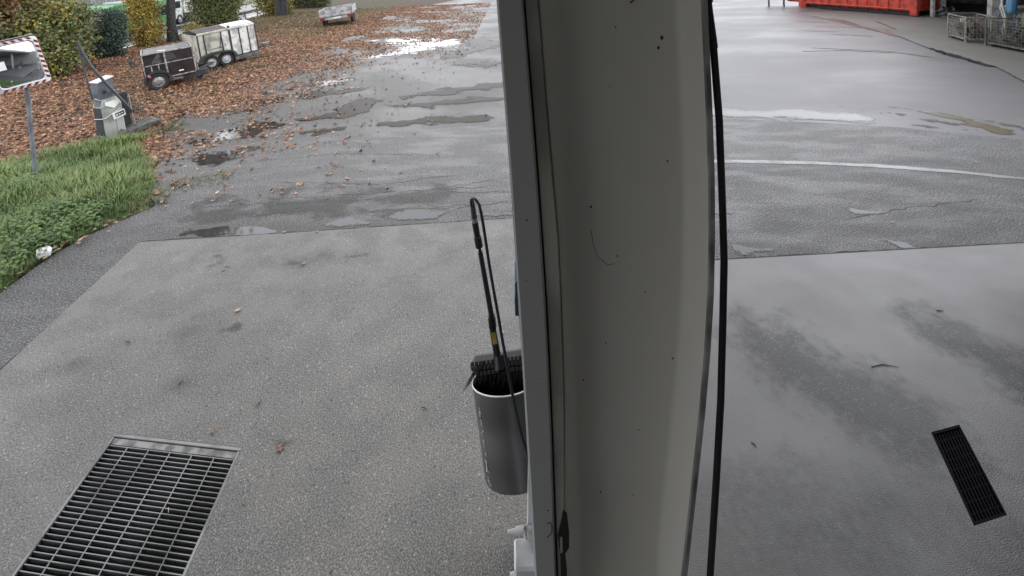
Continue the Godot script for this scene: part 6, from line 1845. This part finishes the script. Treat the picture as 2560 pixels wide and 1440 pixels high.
	obj("body", M.new().prism(PackedVector2Array([Vector2(-1.5, 1.35), Vector2(1.5, 1.1), Vector2(1.6, 2.7), Vector2(-1.25, 2.7)]), 1.4, Transform3D(Basis(), Vector3(0, 0, -0.7))), mat("cream paint", 0.62, 0.58, 0.47, 0.5, 0.0, 0.6), skip)
	obj("lower_lip", M.new().bar(Vector3(-1.5, 1.33, 0.72), Vector3(1.5, 1.08, 0.72), 0.08, 0.08), mat("olive lip", 0.2, 0.2, 0.1, 0.6), skip)
	obj("leg", M.new().box(Vector3(-0.9, 0.6, -0.2), Vector3(0.12, 1.25, 0.8)), black, skip)
	obj("leg", M.new().box(Vector3(1.0, 0.55, -0.2), Vector3(0.12, 1.15, 0.8)), black, skip)
	obj("red_mark", M.new().box(Vector3(-0.6, 2.1, 0.705), Vector3(0.05, 0.3, 0.01), Basis(Vector3.BACK, -0.2)), mat("hazard red", 0.25, 0.02, 0.02, 0.5), skip)

	# blue hand truck with hoses between the cages
	var ht := thing("hand_truck", "blue hand truck hung with grey hoses, between the two mesh cages", "hand truck", Vector3(17.75, 0, -15.75), Vector3(-8, -65, 0))
	var blue := mat("truck blue", 0.02, 0.06, 0.2, 0.4, 0.0, 0.5)
	for x in [-0.2, 0.2]:
		obj("upright", M.new().tube([Vector3(x, 0.1, 0), Vector3(x, 1.75, -0.1), Vector3(x * 0.7, 1.9, 0.02)], 0.022, 8), blue, ht)
		wheel(ht, Vector3(x * 1.3, 0.12, 0.05), 0.12, 0.05, mat("truck rim", 0.4, 0.4, 0.38, 0.5), 0)
	for y in [0.35, 0.8, 1.25, 1.65]:
		obj("rung", M.new().tube([Vector3(-0.2, y, -0.03), Vector3(0.2, y, -0.03)], 0.016, 6), blue, ht)
	obj("toe_plate", M.new().box(Vector3(0, 0.03, 0.15), Vector3(0.42, 0.02, 0.26)), blue, ht)
	obj("blue_tank", M.new().lathe([Vector2(0, 0.0), Vector2(0.13, 0.02), Vector2(0.14, 0.1), Vector2(0.14, 0.5), Vector2(0.09, 0.6), Vector2(0, 0.62)], Transform3D(Basis(), Vector3(0.12, 1.1, 0.1)), 14), mat("tank blue", 0.015, 0.09, 0.17, 0.35), ht)
	var grey_hose := mat("pale hose", 0.3, 0.28, 0.24, 0.6)
	obj("hose_run", M.new().tube([Vector3(-0.16, 1.95, 0.1), Vector3(-0.08, 1.4, 0.2), Vector3(0.06, 0.9, 0.22), Vector3(0.0, 0.5, 0.24), Vector3(0.12, 0.15, 0.26)], 0.028, 7), grey_hose, ht)
	obj("hose_run", M.new().tube([Vector3(-0.05, 1.9, 0.12), Vector3(-0.12, 1.3, 0.2), Vector3(0.0, 0.95, 0.24), Vector3(0.1, 0.4, 0.24), Vector3(0.16, 0.12, 0.3)], 0.022, 7), grey_hose, ht)
	obj("yellow_fitting", M.new().box(Vector3(0.22, 1.72, 0.14), Vector3(0.14, 0.07, 0.06), Basis(Vector3.BACK, -0.4), 0.015), mat("fitting yellow", 0.5, 0.42, 0.12, 0.5), ht)
	obj("yellow_fitting", M.new().tube([Vector3(0.12, 1.82, 0.12), Vector3(0.3, 1.66, 0.16)], 0.02, 6), mat("fitting yellow", 0.5, 0.42, 0.12, 0.5), ht)

	# small black trolley left of the container
	var tr := thing("black_trolley", "small black wheeled trolley at the left end of the red container", "trolley", Vector3(18.5, 0, -30.6), Vector3(0, -30, 0))
	obj("tray", M.new().box(Vector3(0, 0.75, 0), Vector3(1.3, 0.5, 0.7), Basis(), 0.03), black, tr)
	for x in [-0.5, 0.4]:
		obj("leg", M.new().box(Vector3(x, 0.3, 0.25), Vector3(0.1, 0.5, 0.1)), black, tr)
		obj("leg", M.new().box(Vector3(x, 0.3, -0.25), Vector3(0.1, 0.5, 0.1)), black, tr)
		wheel(tr, Vector3(x + 0.02, 0.11, 0.25), 0.11, 0.06, mat("truck rim", 0.4, 0.4, 0.38, 0.5), 0)

func cage(called: String, label: String, at: Vector3, turn: float, size: Vector3, scrap_mat: Material, steel: Material, sd: int, tag_plate: bool) -> void:
	var c := thing(called, label, "cage", at, Vector3(0, turn, 0), "mesh cages along the hall")
	var h := size / 2.0
	for sx in [-1.0, 1.0]:
		for sz in [-1.0, 1.0]:
			obj("corner_post", M.new().box(Vector3(sx * h.x, size.y / 2, sz * h.z), Vector3(0.05, size.y, 0.05), Basis(), 0.006), steel, c)
	obj("base", M.new().box(Vector3(0, 0.13, 0), Vector3(size.x, 0.05, size.z)), steel, c)
	for sx in [-1.0, 1.0]:
		obj("foot", M.new().box(Vector3(sx * (h.x - 0.08), 0.05, 0), Vector3(0.14, 0.1, size.z - 0.1)), mat("foot steel", 0.05, 0.05, 0.05, 0.6), c)
	var panels := [[Vector3(1, 0, 0), Vector3(0, 0, h.z), h.x], [Vector3(1, 0, 0), Vector3(0, 0, -h.z), h.x], [Vector3(0, 0, 1), Vector3(h.x, 0, 0), h.z], [Vector3(0, 0, 1), Vector3(-h.x, 0, 0), h.z]]
	for p in panels:
		var m := M.new()
		var n := int(p[2] * 2.0 / 0.1)
		for k in n + 1:
			var o: Vector3 = p[1] + p[0] * lerpf(-p[2], p[2], float(k) / n)
			m.bar(o + Vector3.UP * 0.15, o + Vector3.UP * size.y, 0.009, 0.009)
		for k in 9:
			var y := lerpf(0.16, size.y - 0.02, k / 8.0)
			var w := 0.035 if k == 8 else 0.009
			m.bar(p[1] - p[0] * p[2] + Vector3.UP * y, p[1] + p[0] * p[2] + Vector3.UP * y, w, w)
		obj("mesh_panel", m, steel, c)
	var r := RandomNumberGenerator.new()
	r.seed = sd
	for k in 46:
		var s := Vector3(r.randf_range(0.1, 0.34), r.randf_range(0.06, 0.16), r.randf_range(0.08, 0.26))
		var p := Vector3(r.randf_range(-h.x + 0.2, h.x - 0.2), r.randf_range(0.2, size.y * 0.62), r.randf_range(-h.z + 0.16, h.z - 0.16))
		obj("scrap_piece", M.new().box(p, s, Basis.from_euler(Vector3(r.randf() * 3, r.randf() * 3, r.randf() * 3)), 0.015), scrap_mat if k % 3 else mat("scrap dark " + called, 0.035, 0.03, 0.026, 0.8), c)
	if tag_plate:
		obj("white_tag", M.new().box(Vector3(h.x + 0.012, size.y * 0.72, 0.02), Vector3(0.006, 0.15, 0.17)), mat("label white", 0.7, 0.68, 0.62, 0.6), c)
		obj("white_tag", M.new().box(Vector3(h.x + 0.012, size.y * 0.55, 0.05), Vector3(0.006, 0.08, 0.09)), mat("label white", 0.7, 0.68, 0.62, 0.6), c)
		obj("dark_rail", M.new().box(Vector3(h.x, size.y + 0.01, 0), Vector3(0.06, 0.05, size.z)), mat("foot steel", 0.05, 0.05, 0.05, 0.6), c)

# ---------------------------------------------------------------- fallen leaves
func lobed_leaf(sd: int, size: float, lobes: int) -> ArrayMesh:
	var m := M.new()
	var r := RandomNumberGenerator.new()
	r.seed = sd
	var pts := []
	var n := lobes * 2
	for k in n:
		var a := TAU * k / n
		var rad := size * (r.randf_range(0.42, 0.55) if k % 2 == 0 else r.randf_range(0.22, 0.3))
		if k == 0:
			rad = size * 0.62
		var p := Vector3(cos(a) * rad * 1.15, 0, sin(a) * rad)
		p.y = p.length_squared() / size * r.randf_range(0.1, 0.75)
		pts.append(p)
	var mid := Vector3(0, 0.004, 0)
	for k in n:
		var a: Vector3 = pts[k]
		var b: Vector3 = pts[(k + 1) % n]
		var nn := (b - mid).cross(a - mid).normalized()
		if nn.y < 0.0:
			nn = -nn
		m.tri(mid, a, b, Vector3.UP.lerp(nn, 0.6).normalized(), nn, nn)
	m.tri(Vector3(-size * 0.3, 0.004, -0.003), Vector3(-size * 0.3, 0.004, 0.003), Vector3(-size * 0.75, 0.012, 0.0), Vector3.UP, Vector3.UP, Vector3.UP)
	return m.mesh(null)

func leaves() -> void:
	var browns := [Color(0.2, 0.105, 0.064), Color(0.27, 0.15, 0.095), Color(0.14, 0.072, 0.045), Color(0.36, 0.23, 0.155), Color(0.25, 0.135, 0.088), Color(0.075, 0.042, 0.03), Color(0.44, 0.31, 0.22), Color(0.24, 0.145, 0.11), Color(0.1, 0.06, 0.044), Color(0.17, 0.12, 0.06)]
	var lm := leaf_mat()
	lm.roughness = 0.55
	var kinds := []
	for k in 4:
		var me := lobed_leaf(700 + k, 0.073, [7, 5, 6, 4][k])
		me.surface_set_material(0, lm)
		kinds.append(me)
	var r := RandomNumberGenerator.new()
	r.seed = 55
	var where := [[], [], [], []]
	var cols := [[], [], [], []]
	var drop := func(p: Vector2, y: float, big: float) -> void:
		var q := r.randi() % 4
		var s := r.randf_range(0.6, 1.35) * big
		var b := Basis(Vector3.UP, r.randf() * TAU) * Basis(Vector3.RIGHT, r.randfn(0, 0.35)) * Basis(Vector3.BACK, r.randfn(0, 0.35))
		where[q].append(Transform3D(b.scaled(Vector3(s, s, s)), Vector3(p.x, y, p.y)))
		cols[q].append(browns[r.randi() % browns.size()] * Color(0.98, 0.84, 0.7) * r.randf_range(0.75, 1.25))
	var grass_poly := PackedVector2Array([Vector2(-5.6, -1.5), Vector2(-6.1, -5.5), Vector2(-5.75, -6.5), Vector2(-7.0, -8.1), Vector2(-8.2, -9.2), Vector2(-10.0, -8.6), Vector2(-10.2, -6.5), Vector2(-8.0, -1.5)])
	# the carpet
	var made := 0
	for k in 430000:
		var z := -6.8 - pow(r.randf(), 1.35) * 36.0
		var x := r.randf_range(-22.0, -2.0)
		var e := leaf_edge(z)
		var d := x - e
		var p := Vector2(x, z)
		if x < -11.0 - (-z) * 0.55 - 3.0:
			continue
		var keep := 1.0
		var n := noise_a.get_noise_2d(x * 0.8, z * 0.8) + 0.5 * noise_b.get_noise_2d(x, z)
		if d > -0.6:
			keep = exp(-(d + 0.6) / (1.1 if z > -16.0 else (1.9 if z > -21.0 else 4.0))) * clampf(0.55 + n * 1.7, 0.0, 1.0)
			if z > -8.5:
				keep *= 0.4
		else:
			keep = clampf(0.9 + n * 1.5 - clampf((-25.0 - z) / 9.0, 0, 1) * clampf((e - 2.2 - x) / 2.0, 0, 1) * 0.85, 0.05, 1.0)
		if Geometry2D.is_point_in_polygon(p, grass_poly):
			keep = 0.03
		if r.randf() > keep:
			continue
		made += 1
		drop.call(p, (0.012 if d > -0.6 else r.randf_range(-0.03, 0.03)) + fall(x, z), 1.0 if z > -20.0 else 1.2)
	for q in 4:
		tag(instances("leaf_litter", kinds[q], where[q], cols[q]), "carpet of fallen brown leaves under the trailers and bushes", "leaves", "", "stuff")
	# single leaves that can be picked out on the asphalt, along the grass and on the slabs
	var tones := []
	for k in 6:
		var c: Color = [browns[0], browns[1], browns[3], browns[4], browns[6], browns[7]][k] * 0.8
		tones.append(mat("single leaf %d" % k, c.r, c.g, c.b, 0.5))
	var zones := [
		["brown lobed leaf fallen along the front edge of the grass", "leaves along the grass edge", 44],
		["brown leaf fallen on the rough asphalt beside the leaf carpet", "leaves scattered on the near asphalt", 72],
		["brown leaf lying far out on the wet yard left of the column", "leaves scattered on the wet yard", 70],
		["dead leaf on the asphalt right of the column, near the pale gutter strip", "leaves right of the column", 22],
	]
	var rim := [Vector2(-5.75, -3.2), Vector2(-6.0, -4.78), Vector2(-6.05, -5.5), Vector2(-5.95, -5.95), Vector2(-5.62, -6.6), Vector2(-5.95, -7.05)]
	for zi in zones.size():
		for k in int(zones[zi][2]):
			var p := Vector2.ZERO
			match zi:
				0:
					var s := r.randf() * 4.999
					p = rim[int(s)].lerp(rim[int(s) + 1], s - int(s)) + Vector2(r.randfn(0.03, 0.09), r.randfn(0, 0.05))
				1:
					p = Vector2(-6.6 + absf(r.randfn(0, 1.0)) * 1.3, r.randf_range(-9.3, -6.5))
					if p.x < -6.0 + (p.y + 7.0) * 0.4 or p.x > -1.0:
						p = Vector2(r.randf_range(-5.7, -4.4), r.randf_range(-8.6, -6.9))
				2:
					p = Vector2(r.randf_range(-7.2, 0.5), r.randf_range(-16.0, -9.8))
				3:
					p = Vector2(r.randf_range(3.0, 9.0), r.randf_range(-9.0, -5.4))
			var tone := r.randi() % 6
			var o := obj("fallen_leaf", kinds[r.randi() % 4], tones[tone])
			o.position = Vector3(p.x, 0.016 + (0.03 if zi == 0 else 0.0), p.y)
			o.rotation = Vector3(r.randfn(0, 0.2), r.randf() * TAU, r.randfn(0, 0.2))
			var s := r.randf_range(0.5, 0.95) * (1.0 if zi != 3 else 0.75)
			o.scale = Vector3(s, s, s)
			tag(o, ["dark ", "chestnut ", "tan ", "dull ", "pale ", "pinkish "][tone] + zones[zi][0], "leaf", zones[zi][1])
	var singles := [[-2.98, -4.35, "pale orange leaf lying alone on the left wash slab", 1.0, 4], [-2.62, -5.06, "pinkish leaf lying near the far edge of the left wash slab", 0.8, 5], [-1.83, -3.0, "dark brown leaf pressed flat on the slab right of the big floor grating", 1.0, 0], [-2.42, -3.14, "dark curled leaf at the corner of the big floor grating", 0.7, 0], [-3.55, -5.0, "reddish curled leaf near the worn far left of the wash slab", 0.7, 5], [-0.22, -3.95, "pale leaf lying on the slab just left of the brush handle", 0.8, 4], [-3.2, -5.72, "russet leaf standing at the end of the puddle by the slab edge", 0.9, 1], [-2.75, -5.7, "small russet leaf on the seam at the far slab edge", 0.8, 3]]
	for s in singles:
		var o := obj("fallen_leaf", kinds[int(s[4]) % 4], tones[s[4]])
		o.position = Vector3(s[0], 0.036, s[1])
		o.rotation = Vector3(0.1, s[0] * 3.0, -0.1)
		o.scale = Vector3.ONE * s[3] * 0.9
		tag(o, s[2], "leaf")
